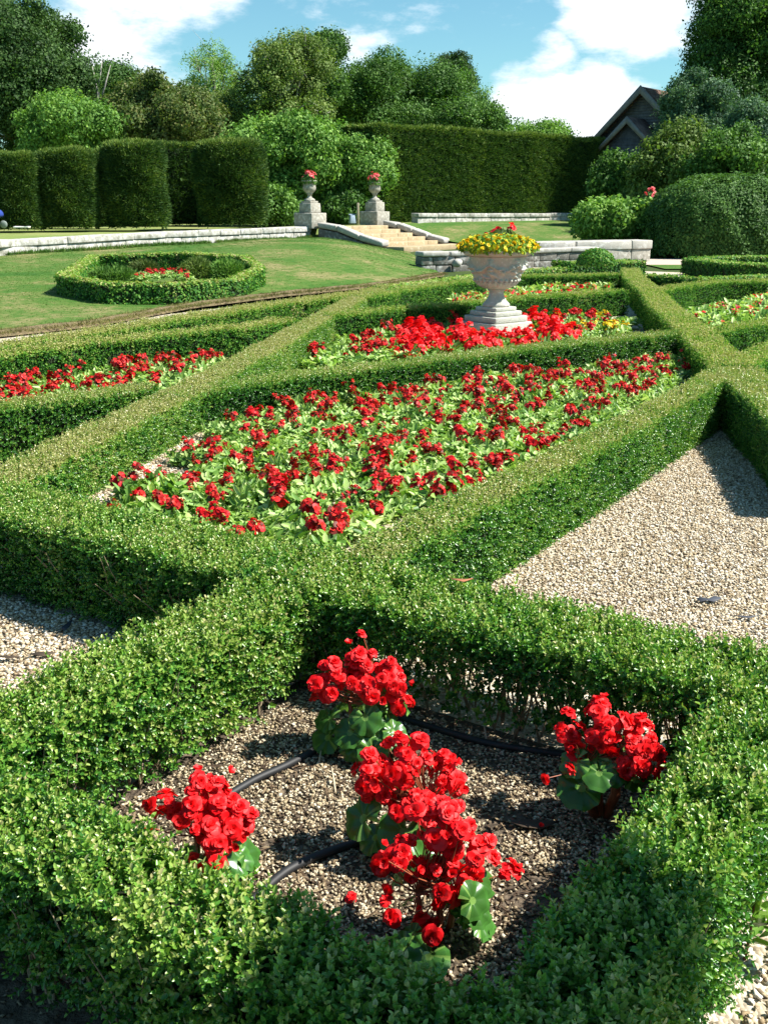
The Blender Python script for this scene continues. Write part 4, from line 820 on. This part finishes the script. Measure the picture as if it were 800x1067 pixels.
# ------------------------------------------------------------------ bedding plants
PALE = [(.07, .17, .03), (.16, .32, .055), (.30, .46, .11), (.50, .62, .25)]
DRED = [(.55, .008, .012), (.70, .014, .018), (.38, .010, .012), (.80, .045, .030), (.16, .02, .012)]; BRZ = [(.12, .02, .012), (.20, .03, .02)]
def big_leaf(n, L, w, seed):
    r = np.random.default_rng(seed); VV, FF, TT = [], [], []; b = 0
    for i in range(n):
        l = L * r.uniform(.7, 1.2); V, F = leaf_quads(l, w * r.uniform(.8, 1.2), .18, .16); e = r.uniform(.25, 1.15); p = (r.normal(0, .25) * L, r.normal(0, .25) * L, r.uniform(0, .7) * L)
        V = V @ rotm((1, 0, 0), e).T @ rotm((0, 0, 1), r.uniform(0, 2 * pi)).T + p; VV.append(V); FF.append(F + b); b += 6; o = r.normal(0, .25); TT += [o, o]
    return np.vstack(VV), np.vstack(FF), np.array(TT)
def bedding_proto(seed, red=1.0, rcol=DRED, leafcol=PALE, nh=25, hr=.0205, spread=.058, zred=.145, nlf=62, R0=.135):
    random.seed(seed); r = np.random.default_rng(seed); root = empty('bedding_plant')
    ts = [big_leaf(6, .052, .024, s + seed) for s in range(3)]; k = nlf; a = r.uniform(0, 2 * pi, k); rad = R0 * np.sqrt(r.uniform(0, 1, k)); P = np.stack([rad * np.cos(a), rad * np.sin(a), r.uniform(.01, .075, k)], 1)
    nn = np.stack([np.cos(a) * rad * 5, np.sin(a) * rad * 5, np.ones(k)], 1); V, F, C = scatter(ts, P, basis(nn, .3), r.uniform(.8, 1.15, k), r.uniform(.2, .95, k), leafcol); mesh_np('foliage', V, F, M['bed'], C, parent=root)
    if red:
        ce = []; ht = [head(s, hr, rcol, 4) for s in range(seed, seed + 3)]; mm = int(nh * red)
        off = r.normal(0, .025, 2)
        for i in range(mm):
            q = r.normal(size=3); q /= np.linalg.norm(q); q[2] = abs(q[2]) * 1.0; sp_ = np.array(((0, 0), (.075, .05), (-.06, .07))[i % 3 if seed % 2 else i % 2]); ce.append((np.array((off[0] + sp_[0], off[1] + sp_[1], zred - .03 * (i % 3))) + q * (spread * .95, spread * .95, spread * 1.0) * r.uniform(.3, 1), q + (0, 0, .4)))
        ball_of('blossoms', ce, ht, root, 'petal', 1.1)
    return root
protos = [bedding_proto(10 + i, red=(1, .8, 1.2, .6, 1, .9)[i]) for i in range(6)] + [bedding_proto(30, red=0), bedding_proto(31, red=0)]
dense = [bedding_proto(40 + i, 1.9, RED, PAL['light'], 24, .034, .135, .10, 34, .15) for i in range(3)]
yell = [bedding_proto(50, 1.3, YEL, PALE, 18, .02, .09, .12, 30, .1)]
for p in protos + dense + yell: reg(p)
used = set(); count = 0
def inside(p, poly):
    c = False; j = len(poly) - 1
    for i in range(len(poly)):
        if (poly[i][1] > p[1]) != (poly[j][1] > p[1]) and p[0] < (poly[j][0] - poly[i][0]) * (p[1] - poly[i][1]) / (poly[j][1] - poly[i][1]) + poly[i][0]: c = not c
        j = i
    return c
def fill(poly, step, pick, label_of, seed=1, scale=(.72, 1.18), z=lambda x, y: 0.0, maxn=999):
    global count; random.seed(seed); xs = [p[0] for p in poly]; ys = [p[1] for p in poly]; y = min(ys); row = 0; n = 0
    while y < max(ys):
        x = min(xs) + (step / 2 if row % 2 else 0)
        while x < max(xs):
            p = (x + random.uniform(-.28, .28) * step, y + random.uniform(-.28, .28) * step)
            if inside(p, poly) and n < maxn:
                pr = pick(p); lab, gr = label_of(p, pr)
                if pr.name in used: o = copy_tree(pr)
                else: o = pr; used.add(pr.name)
                s = random.uniform(*scale); o.location = (p[0], p[1], z(*p)); o.rotation_euler = (0, 0, random.uniform(0, 6.28)); o.scale = (s, s, s * random.uniform(.9, 1.1)); tag(o, lab, 'bedding plant', gr); count += 1; n += 1
            x += step
        y += step * .88; row += 1
    return n
R_ = random
MB = [ray_pt(*p, .18) for p in ((84, 530), (150, 496), (222, 446), (300, 419), (450, 399), (600, 381), (700, 364), (722, 384), (650, 434), (528, 492), (440, 534), (388, 562), (300, 578), (200, 556))]
n1 = fill(MB, .262, lambda p: R_.choice(protos[:6] + protos[:6] + protos[6:]) if p[1] < 7.2 else R_.choice(protos[:6]), lambda p, o: ('pale-leaved bedding plant with dark red blooms in the large bed' if o not in protos[6:] else 'pale-leaved bedding plant without blooms in the large bed', 'bedding plants of the large bed'), 3, z=lambda x, y: .085)
ub = [ray_pt(*p) for p in ((322, 392), (400, 382), (590, 365), (668, 352), (650, 338), (560, 342), (420, 350), (345, 366))]
def ub_pick(p):
    d = math.hypot(p[0] - UC[0], (p[1] - UC[1]) * .8)
    if d < .42: return None
    return dense
def upick(p):
    if p[0] > UC[0] + .85: return R_.choice(protos[:6] + yell * 3 + protos[6:]) if p[0] < UC[0] + 2.0 else R_.choice(protos[:6])
    if p[0] > UC[0] - 1.25: return R_.choice(dense)
    return R_.choice(protos[:7])
_in = inside
def inside(p, poly):
    if math.hypot(p[0] - UC[0] - .05, (p[1] - UC[1] + .22)) < .68: return False
    return _in(p, poly)
def ulab(p, o):
    if o in dense: return ('compact plant smothered in bright red blooms at the foot of the stone urn', 'bright red plants round the urn')
    if o in yell: return ('yellow-flowered bedding plant right of the stone urn', 'yellow plants right of the urn')
    return ('pale-leaved bedding plant with dark red blooms in the urn bed', 'bedding plants of the urn bed')
n2 = fill(ub, .345, upick, ulab, 5, (1.15, 1.45))
lb = [ray_pt(*p) for p in ((-20, 446), (60, 432), (150, 418), (215, 396), (240, 380), (180, 386), (60, 404), (-20, 420))]
n3 = fill(lb, .29, lambda p: R_.choice(protos[:6]), lambda p, o: ('pale-leaved bedding plant with dark red blooms in the left bed', 'bedding plants of the left bed'), 6, (1.05, 1.35))
print('bedding', n1, n2, n3)
# far beds, seen as a strip of colour
def far_bed(poly, label, seed, dens, rcol=DRED, z=0.0, redf=.5, s=1.3):
    r = np.random.default_rng(seed); xs = [p[0] for p in poly]; ys = [p[1] for p in poly]; pts = []
    while len(pts) < dens:
        p = (r.uniform(min(xs), max(xs)), r.uniform(min(ys), max(ys)))
        if _in(p, poly): pts.append((p[0], p[1], z))
    P = np.array(pts); P[:, 2] += r.uniform(.03, .15, len(P)); a = np.tile((0, 0, 1.), (len(P), 1)); V, F, C = scatter([big_leaf(5, .08, .04, k) for k in range(3)], P, basis(a, .4), np.full(len(P), s), r.uniform(.1, .9, len(P)), PALE)
    o = mesh_np('bedding', V, F, M['bed'], C); tag(o, kind='stuff')
    k = int(len(P) * redf); c = P[:k] + (0, 0, .08); patch = vnoise(P[:k], 2.2, seed) > -.15; ce = [(p, (0, -.3, 1)) for p in c[patch]]
    ball_of('bedding_blooms', ce, [head(q, .055, rcol, 4) for q in range(4)], None, 'petal', 1.2)['kind'] = 'stuff'
far_bed([ray_pt(*p) for p in ((470, 322), (560, 310), (650, 300), (650, 306), (560, 320), (470, 330))], '', 11, 900)
far_bed([ray_pt(*p) for p in ((715, 338), (800, 318), (900, 300), (900, 330), (800, 348), (745, 356))], '', 12, 1500, redf=.35)
# planting in the lawn bed
hc = np.mean(np.array(HEX[:-1]), axis=0); zc = bank_z(hc[0], hc[1])
def along(u, v):
    z = zc
    for _ in range(25): x, y = ray_pt(u, v, z); z = .7 * z + .3 * (bank_z(x, y) + .12)
    return x, y
px_, py_ = along(170, 286)
for i in range(16):
    x, y = along(146 + i * 3.3 + random.uniform(-2, 2), 290 + random.uniform(-2.5, 4)); pr = random.choice(protos[:6]); o = copy_tree(pr); o.location = (x, y, bank_z(x, y) + .12); o.scale = (1.05, 1.05, .9); o.rotation_euler = (0, 0, random.uniform(0, 6)); tag(o, 'orange-red bedding plant inside the lawn bed', 'bedding plant', 'flowers of the lawn bed')
def mound(u, v, wpx, hz, label, pal='olive', n=700):
    x, y = along(u, v); rx = wpx / FPX * y; r_ = empty('low_shrub', (x, y, bank_z(x, y)), 0, label, 'shrub'); d = rng.normal(size=(n, 3)); d[:, 2] = np.abs(d[:, 2]); d /= np.linalg.norm(d, axis=1)[:, None]
    V, F, C = scatter([shoots(8, .13, .02, s, 1.) for s in range(4)], d * (rx, rx * .9, hz), basis(d, .4), rng.uniform(.8, 1.2, n), np.clip(.5 + rng.normal(0, .15, n), 0, 1), PAL[pal]); mesh_np('foliage', V, F, M['yew'], C, parent=r_)
    g = G(); g.lathe([(rx * .85 * cos(i * pi / 12), hz * .85 * sin(i * pi / 12)) for i in range(6)] + [(.02, hz * .86)], 16); g.build('inner_growth', M['inner'], r_, smooth=True)
mound(118, 288, 24, .22, 'low spreading green shrub left of the orange flowers in the lawn bed', 'mid'); mound(206, 286, 17, .34, 'domed dark shrub right of the orange flowers in the lawn bed'); mound(237, 285, 18, .30, 'light green shrub at the right end of the lawn bed', 'light')
mound(150, 278, 12, .18, 'small brownish shrub behind the orange flowers in the lawn bed', 'russet', 400)

# ------------------------------------------------------------------ near begonias
petT = [blossom_mesh('p', 7, .027, RED, s, ((.0, 1.05), (.42, .86), (.85, .62), (1.25, .40)), res=3) for s in range(5)]
budT = blossom_mesh('bud', 4, .015, RED, 9, ((1.0, 1), (1.25, .7)), res=2)
BM = []
def mesh_only(name, V, F, C, mat, smooth=True):
    o = mesh_np(name, V, F, mat, C, smooth=smooth); me = o.data; bpy.data.objects.remove(o); return me
for V, F, C in petT: BM.append(mesh_only('blossom', V, F, C, M['petal']))
BUD = mesh_only('bud', *budT, M['petal'])
def kidney(seed, r=.05):
    rr = np.random.default_rng(seed); nr, na = 5, 26; V = [(0, 0, 0)]; F = []; C = []
    ph = rr.uniform(0, 6)
    for i in range(1, nr + 1):
        s = i / nr
        for k in range(na + 1):
            a = -pi * .93 + 2 * pi * .93 * k / na; L = r * (1 + .14 * cos(a) + .05 * cos(a * 9 + ph) * s + .05 * cos(3 * a)) ; x = L * s * cos(a); y = L * s * sin(a) * 1.05
            z = .006 * math.sin(a * 7 + ph) * s * s * (r / .05) + .35 * r * s * (1 - s * .75) - .10 * r * s * s + .0025 * (cos(a * 9) > .55) * s
            V.append((x + r * .25, y, z))
    for k in range(na): F.append((0, 1 + k, 2 + k, 2 + k))
    F = [(0, 1 + k, 2 + k) for k in range(na)]; base = np.array((.050, .155, .026)) * rr.uniform(.8, 1.2); vein = np.array((.17, .32, .07)); C = [vein] * na
    for i in range(1, nr):
        for k in range(na):
            b = 1 + (i - 1) * (na + 1) + k; c = b + na + 1; F.append((b, c, c + 1, b + 1)); a = -pi * .93 + 2 * pi * .93 * (k + .5) / na; C.append(vein if cos(a * 9) > .86 else base * (1 + .25 * (i == nr - 1)))
    o = mesh_np('leaf', np.array(V), F, M['bleaf'], np.array(C), smooth=True); me = o.data; bpy.data.objects.remove(o); return me
LM = [kidney(s) for s in range(4)]
def inst(me, name, parent, loc, nrm, scale, spin=None):
    o = bpy.data.objects.new(name, me); COL.objects.link(o); o.parent = parent; o.location = loc
    from mathutils import Vector, Quaternion
    q = Vector(nrm).to_track_quat('Z', 'Y') @ Quaternion((0, 0, 1), random.uniform(0, 6.28) if spin is None else spin); o.rotation_mode = 'QUATERNION'; o.rotation_quaternion = q; o.scale = (scale,) * 3; return o
def begonia(base, clusters, leaves, label, stems_to, seed, leafscale=1.0, thick=1.0):
    """base = ground point; clusters = (dx, dy, z, radius, count)"""
    random.seed(seed); root = empty('begonia_plant', (base[0], base[1], .01), 0, label, 'begonia', 'red begonias in the nearest bed'); pts = []
    for (cx, cy, cz, cr, n) in clusters:
        k = 0; tries = 0
        while k < n and tries < 4000:
            tries += 1; a = random.uniform(0, 2 * pi); e = random.uniform(-.25, pi / 2); q = np.array((cos(a) * cos(e), sin(a) * cos(e), sin(e)))
            if q[1] > .35 and random.random() < .6: continue
            if k % 4 == 0: hub = q * cr * random.choice((.5, .75, .95, 1.08))
            p = np.array((cx, cy, cz)) + hub + np.array([random.gauss(0, .019) for _ in range(3)])
            if any(np.linalg.norm(p - o_) < .019 for o_ in pts): continue
            q = p - (cx, cy, cz); q /= np.linalg.norm(q) + 1e-6
            pts.append(p); k += 1; nn = q + np.array((.15, -.45, .35)) + np.random.default_rng(seed * 99 + len(pts)).normal(0, .22, 3)
            if random.random() < .16: inst(BUD, 'bud', root, p + q * .012, nn, random.uniform(.8, 1.2))
            else: inst(random.choice(BM), 'blossom', root, p, nn, random.uniform(.52, 1.02))
    for (lx, ly, lz, s, nx, ny, nz, sp) in leaves: inst(random.choice(LM), 'leaf', root, (lx, ly, lz), (nx, ny, nz), s * leafscale, sp)
    g = G()
    for p in pts:                                                        # flower stalks
        b = np.array(stems_to[random.randrange(len(stems_to))]); m = (b * .4 + p * .6) + np.array((0, 0, -.01)); g.tube([b, m, p], [.0022, .0016, .0012], 4, cap=False)
    g.build('flower_stalks', M['stem'], root, smooth=True)
    for st in stems_to:
        g = G(); b0 = np.array((st[0] * .25, st[1] * .25, -.01)); st = np.array(st); g.tube([b0, b0 * .6 + st * .4 + (0.012 * (1 if st[0] > 0 else -1), 0, 0), b0 * .2 + st * .8, st], [.010 * thick, .009 * thick, .0075 * thick, .005 * thick], 9); g.build('stem', M['stem'], root, smooth=True)
    return root
def rl(n, r0, r1, z0, z1, s0, s1, seed, front=True):
    q = random.Random(seed); out = []
    for i in range(n):
        a = q.uniform(-pi * .98, pi * .02) if (front and q.random() < .75) else q.uniform(0, 2 * pi); rr = q.uniform(r0, r1); out.append((rr * cos(a), rr * sin(a), q.uniform(z0, z1), q.uniform(s0, s1), cos(a) * .7 + q.uniform(-.25, .25), sin(a) * .8 + q.uniform(-.35, .1), q.uniform(.5, 1.0), a + q.uniform(-.5, .5)))
    return out
b1 = ray_pt(378, 782, 0); b2 = ray_pt(218, 905, 0); b3 = ray_pt(625, 852, 0); b4 = ray_pt(448, 985, 0); b5 = ray_pt(424, 892, 0)
begonia(b1, [(-.02, .0, .225, .085, 36), (.08, -.01, .230, .060, 20), (.115, -.03, .16, .035, 6), (-.12, -.02, .16, .02, 2), (-.09, 0, .22, .045, 8)], rl(30, .04, .13, .03, .17, .55, 1.0, 1), 'round begonia with big green leaves below the flowers, farthest back in the nearest bed', [(-.04, 0, .15), (.03, .0, .16), (.08, 0, .14)], 1)
begonia(b2, [(-.0, .0, .15, .085, 36), (.07, -.01, .11, .055, 18), (-.085, .0, .15, .035, 8), (.02, -.05, .09, .055, 18)], rl(9, .05, .10, .02, .09, .7, 1.0, 2), 'compact round red begonia alone on the gravel at the left of the nearest bed', [(-.03, 0, .08), (.03, .0, .08)], 2)
begonia(b3, [(.0, .0, .26, .070, 22), (.09, -.01, .22, .05, 16), (-.09, .0, .235, .04, 7), (-.11, -.06, .16, .035, 5), (.05, -.05, .19, .05, 9), (.10, -.04, .15, .03, 4)], rl(8, .03, .10, .15, .20, .55, .9, 3) + [(-.055, -.06, .125, 1.15, -.25, -.7, .8, pi * 1.15)], 'begonia with thick bare orange stems and one large sunlit leaf', [(-.05, -.02, .17), (.0, .0, .18), (.045, .0, .17)], 3, thick=1.5)
begonia(b5, [(.01, .02, .23, .085, 30), (-.095, .0, .19, .055, 20), (.10, .02, .20, .050, 18), (.0, .05, .25, .035, 6), (.02, -.05, .15, .06, 16)], rl(9, .05, .12, .05, .14, .9, 1.3, 4), 'large begonia packed with blooms in the centre of the nearest bed', [(-.03, 0, .14), (.05, 0, .14)], 4)
begonia(b4, [(.02, .03, .255, .062, 20), (-.06, .02, .20, .05, 13), (.085, .03, .215, .05, 13), (.125, .02, .19, .03, 4), (.07, -.01, .16, .04, 7), (-.01, -.02, .16, .04, 6), (.0, -.04, .06, .035, 5), (-.07, -.03, .08, .03, 3), (-.13, .03, .19, .02, 2), (.165, .02, .15, .018, 2)], rl(17, .04, .12, .05, .17, .4, .95, 5), 'straggly leaning begonia nearest the camera, with blooms hanging down to the hedge', [(-.03, 0, .13), (.02, 0, .14), (.06, .0, .13)], 5)

# ------------------------------------------------------------------ irrigation hose, chips, litter
def hose(pts, label):
    P = [(*ray_pt(u, v, .02), z) for u, v, z in pts]; P = np.array(P); t = np.linspace(0, len(P) - 1, 36); Q = []
    for q in t:
        i = int(min(q, len(P) - 2)); f_ = q - i; p0, p1, p2, p3 = P[max(i - 1, 0)], P[i], P[i + 1], P[min(i + 2, len(P) - 1)]; Q.append(.5 * ((2 * p1) + (-p0 + p2) * f_ + (2 * p0 - 5 * p1 + 4 * p2 - p3) * f_ ** 2 + (-p0 + 3 * p1 - 3 * p2 + p3) * f_ ** 3))
    g = G(); g.tube(Q, .0118, 12); tag(g.build('irrigation_hose', M['hose'], smooth=True), label, 'hose', 'black irrigation hose lying in the nearest bed')
hose([(405, 742, .012), (450, 757, .016), (505, 773, .018), (560, 781, .014), (610, 786, .012)], 'black hose running from the back begonia to the right-hand begonia')
hose([(225, 834, .012), (265, 812, .018), (300, 796, .018), (345, 770, .012)], 'black hose between the left begonia and the back begonia')
hose([(262, 936, .012), (300, 906, .018), (345, 886, .018), (400, 868, .012)], 'black hose coming out of the near hedge towards the central begonia')
def chips(name, pts, size, cols, flat=.55):
    r = np.random.default_rng(5); temps = []
    for s in range(6):
        q = np.array([(1, 0, 0), (0, 1, 0), (-1, 0, 0), (0, -1, 0), (0, 0, 1), (0, 0, -1), (.7, .7, .4)], float)[:6]; q *= r.uniform(.7, 1.1, (6, 1)); q[:, 2] *= flat; q[:, 0] *= r.uniform(1, 1.6); q += r.normal(0, .1, (6, 3))
        f_ = np.array([(0, 1, 4, 4), (1, 2, 4, 4), (2, 3, 4, 4), (3, 0, 4, 4), (1, 0, 5, 5), (2, 1, 5, 5), (3, 2, 5, 5), (0, 3, 5, 5)]); temps.append((q, f_[:, :3], np.zeros(8)))
    N = len(pts); V, F, C = scatter(temps, pts, basis(np.tile((0, 0, 1.), (N, 1)), .35), size * rng.uniform(.55, 1.3, N), rng.uniform(0, 1, N), cols); return tag(mesh_np(name, V, F, M['chip'], C), kind='stuff')
def rand_poly(poly, n, z=.004):
    xs = [p[0] for p in poly]; ys = [p[1] for p in poly]; out = []; 
    while len(out) < n:
        P = np.stack([rng.uniform(min(xs), max(xs), n), rng.uniform(min(ys), max(ys), n)], 1); out += [p for p in P if _in(p, poly)]
    P = np.array(out[:n]); return np.c_[P, z + rng.uniform(0, .004, n)]
GC = [(.14, .10, .07), (.32, .24, .14), (.44, .35, .22), (.54, .45, .32), (.66, .58, .46), (.76, .71, .62)]
chips('gravel_chips', rand_poly([W(2.88, .1), W(2.88, 1.9), W(8.0, 1.9), W(8.0, 1.6), W(4.9, .1)], 64000), .0074, GC)
chips('gravel_chips', rand_poly([W(2.5, 2.15), W(2.5, 3.9), W(1.3, 2.9), W(1.3, 2.15)], 13000), .0088, GC)
chips('gravel_chips', rand_poly([W(.3, .3), W(2.5, .3), W(2.5, -.6), W(.3, -.6)], 9000), .0088, GC)
sheet('soil', [W(.1, .3), W(1.12, .3), W(1.12, 2.9), W(.1, 2.9)], .005, M['soil'])
chips('gravel_chips', rand_poly([W(.2, .3), W(1.1, .3), W(1.1, 2.6), W(.2, 2.6)], 2500, .008), .0060, [(.07, .05, .035), (.16, .12, .08), (.26, .21, .14)])
bed = [W(1.2, .56), W(2.56, .56), W(2.56, 1.94), W(1.2, 1.94)]
P = rand_poly(bed, 34000, .007); m_ = vnoise(P, 5.5, 8) + .35 * vnoise(P, 17, 2); P = P[m_ > -.30 + rng.normal(0, .25, len(P))]; chips('gravel_chips', P, .0060, [(.07, .05, .035), (.20, .15, .09), (.36, .29, .18), (.50, .42, .29), (.62, .55, .42)])
P = rand_poly([W(2.95, 3.3), W(5.2, 4.3), W(6.6, 4.2), W(6.3, 4.65), W(5.1, 4.88), W(2.95, 3.92)], 12000, .104); chips('gravel_chips', P, .009, GC)
# bark and twig litter
P = rand_poly(bed, 3600, .010); sh_ = []
for s in range(5):
    r = np.random.default_rng(s); q = np.array([(-1, -.22, 0), (1, -.15, .06), (1.1, .12, .08), (-.9, .2, .02)]) * r.uniform(.7, 1.2, (4, 1)); sh_.append((q, np.array([(0, 1, 2, 3)]), np.zeros(1)))
V, F, C = scatter(sh_, P, basis(np.tile((0, 0, 1.), (len(P), 1)), .3), rng.uniform(.005, .019, len(P)), rng.uniform(0, 1, len(P)), [(.03, .02, .014), (.07, .045, .028), (.13, .09, .055), (.30, .23, .14)]); tag(mesh_np('bark_litter', V, F, M['chip'], C), kind='stuff')
# gravel chips spilling as litter leaves
def scrap(u, v, shape, mat, label, name='dead_leaf', z=.012, cat='leaf', curl=.25):
    x, y = ray_pt(u, v, 0.01); g = G(); n = len(shape); c = np.mean(shape, 0)
    V = [(c[0], c[1], .004)] + [(a, b, .004 + curl * ((a - c[0]) ** 2 + (b - c[1]) ** 2) ** .5 * (.5 + .5 * sin(3 * i))) for i, (a, b) in enumerate(shape)]
    g.add(V, [(0, 1 + i, 1 + (i + 1) % n) for i in range(n)]); o = g.build(name, M[mat]); o.location = (x, y, z); s = o.modifiers.new('solid', 'SOLIDIFY'); s.thickness = .002; tag(o, label, cat); return o
scrap(738, 627, [(-.055, .0), (-.03, .022), (.0, .014), (.03, .03), (.06, .02), (.04, -.012), (.015, -.022), (-.01, -.01), (-.04, -.018)], 'slate', 'dark crumpled leaf on the gravel triangle, nearer the flower bed hedge')
scrap(777, 645, [(-.05, .004), (-.02, .012), (.02, .008), (.05, .0), (.01, -.010), (-.03, -.008)], 'slate', 'thin dark leaf on the gravel near the right edge')
scrap(70, 655, [(-.012, -.04), (.0, .03), (.01, .045), (.014, .0), (.008, -.045)], 'slate', 'dark narrow upright leaf on the left gravel by the hedge shadow', curl=.6)
scrap(45, 684, [(-.05, -.01), (-.02, .016), (.03, .02), (.045, .0), (.01, -.016)], 'dead', 'curled brown leaf in the middle of the left gravel')
scrap(8, 688, [(-.04, .0), (-.0, .016), (.05, .004), (.02, -.014)], 'dead', 'brown leaf at the left edge of the left gravel', curl=.5)
scrap(555, 862, [(-.06, .0), (-.02, .02), (.03, .018), (.07, .0), (.02, -.02), (-.03, -.02)], 'dead', 'flat brown leaf on the soil beside the right-hand begonia')
o = scrap(480, 607, [(-.035, .004), (-.01, .012), (.02, .010), (.04, -.004), (.01, -.010), (-.02, -.008)], 'clay', 'orange-brown leaf caught on top of the hedge by the gravel triangle', curl=.4); x, y = ray_pt(480, 607, .40); o.location = (x, y, .40)
o = inst(BM[0], 'fallen_blossom', None, (*ray_pt(366, 935, .02), .022), (0, -.4, 1), .55); o.parent = None; tag(o, 'single fallen red bloom on the gravel left of the near begonia', 'blossom')
o = inst(BUD, 'fallen_petal', None, (*ray_pt(563, 863, .015), .02), (0, -.2, 1), .7); tag(o, 'small fallen red petal on the soil in the middle of the bed', 'petal')
for (u, v, du, dv, hz, lb_) in ((508, 782, -6, -20, .05, 'short pale cut stalk standing beside the hose'), (332, 800, 3, -12, .03, 'pale cut stalk near the back begonia'), (350, 830, -4, -22, .04, 'pale bent stalk left of the central begonia')):
    a = ray_pt(u, v, 0); b = ray_pt(u + du, v + dv, 0); g = G(); g.tube([(a[0], a[1], 0), ((a[0] + b[0]) / 2, (a[1] + b[1]) / 2 - .01, hz * .7), (b[0], b[1] - .02, hz)], [.0035, .003, .002], 6); tag(g.build('cut_stalk', M['post'], smooth=True), lb_, 'stalk')
# weed at the right
x, y = ray_pt(775, 1000, 0); r_ = empty('weed', (x, y, .0), 0, 'pale green broad-leaved weed growing out of the gravel at the lower right', 'weed')
V, F, C = scatter([big_leaf(6, .09, .03, s) for s in range(3)], np.array([(0, 0, .03), (.02, .03, .05), (-.02, .01, .08), (.05, 0, .02), (.03, .06, .1)]), basis(np.tile((0, 0, 1.), (5, 1)), .3), np.array((1, 1.1, .9, 1, .8)), np.array((.5, .6, .7, .4, .8)), PAL['light']); mesh_np('leaves', V, F, M['bleaf'], C, parent=r_)
g = G(); g.tube([(0, 0, 0), (.01, .01, .06), (.02, .03, .13)], [.004, .003, .002], 6); g.build('stem', M['stem'], r_)

# invented potted bay tree, unseen right of the view, added to shade the near hedge
r_ = empty('added_shade_tree', (1.30, 1.34, 0), 0, 'unseen potted ball-headed bay tree added to cast shade on the nearest bed', 'tree')
g = G(); g.lathe([(.13, 0), (.17, .24), (.19, .25), (.19, .29), (.165, .29), (.15, .26), (.01, .25)], 30); g.build('pot', M['clay'], r_, smooth=True)
g = G(); g.tube([(0, 0, .24), (.01, 0, .8), (0, .01, 1.35)], [.018, .016, .014], 8); g.build('trunk', M['bark'], r_, smooth=True)
N = 2600; d = rng.normal(size=(N, 3)); d /= np.linalg.norm(d, axis=1)[:, None]; V, F, C = scatter([sprig(4, .055, .022, .06, s) for s in range(4)], d * rng.uniform(.18, .33, (N, 1)) + (0, 0, 1.62), basis(d, .4), rng.uniform(.8, 1.1, N), rng.uniform(.2, .9, N), PAL['mid']); mesh_np('crown', V, F, M['far'], C, parent=r_)
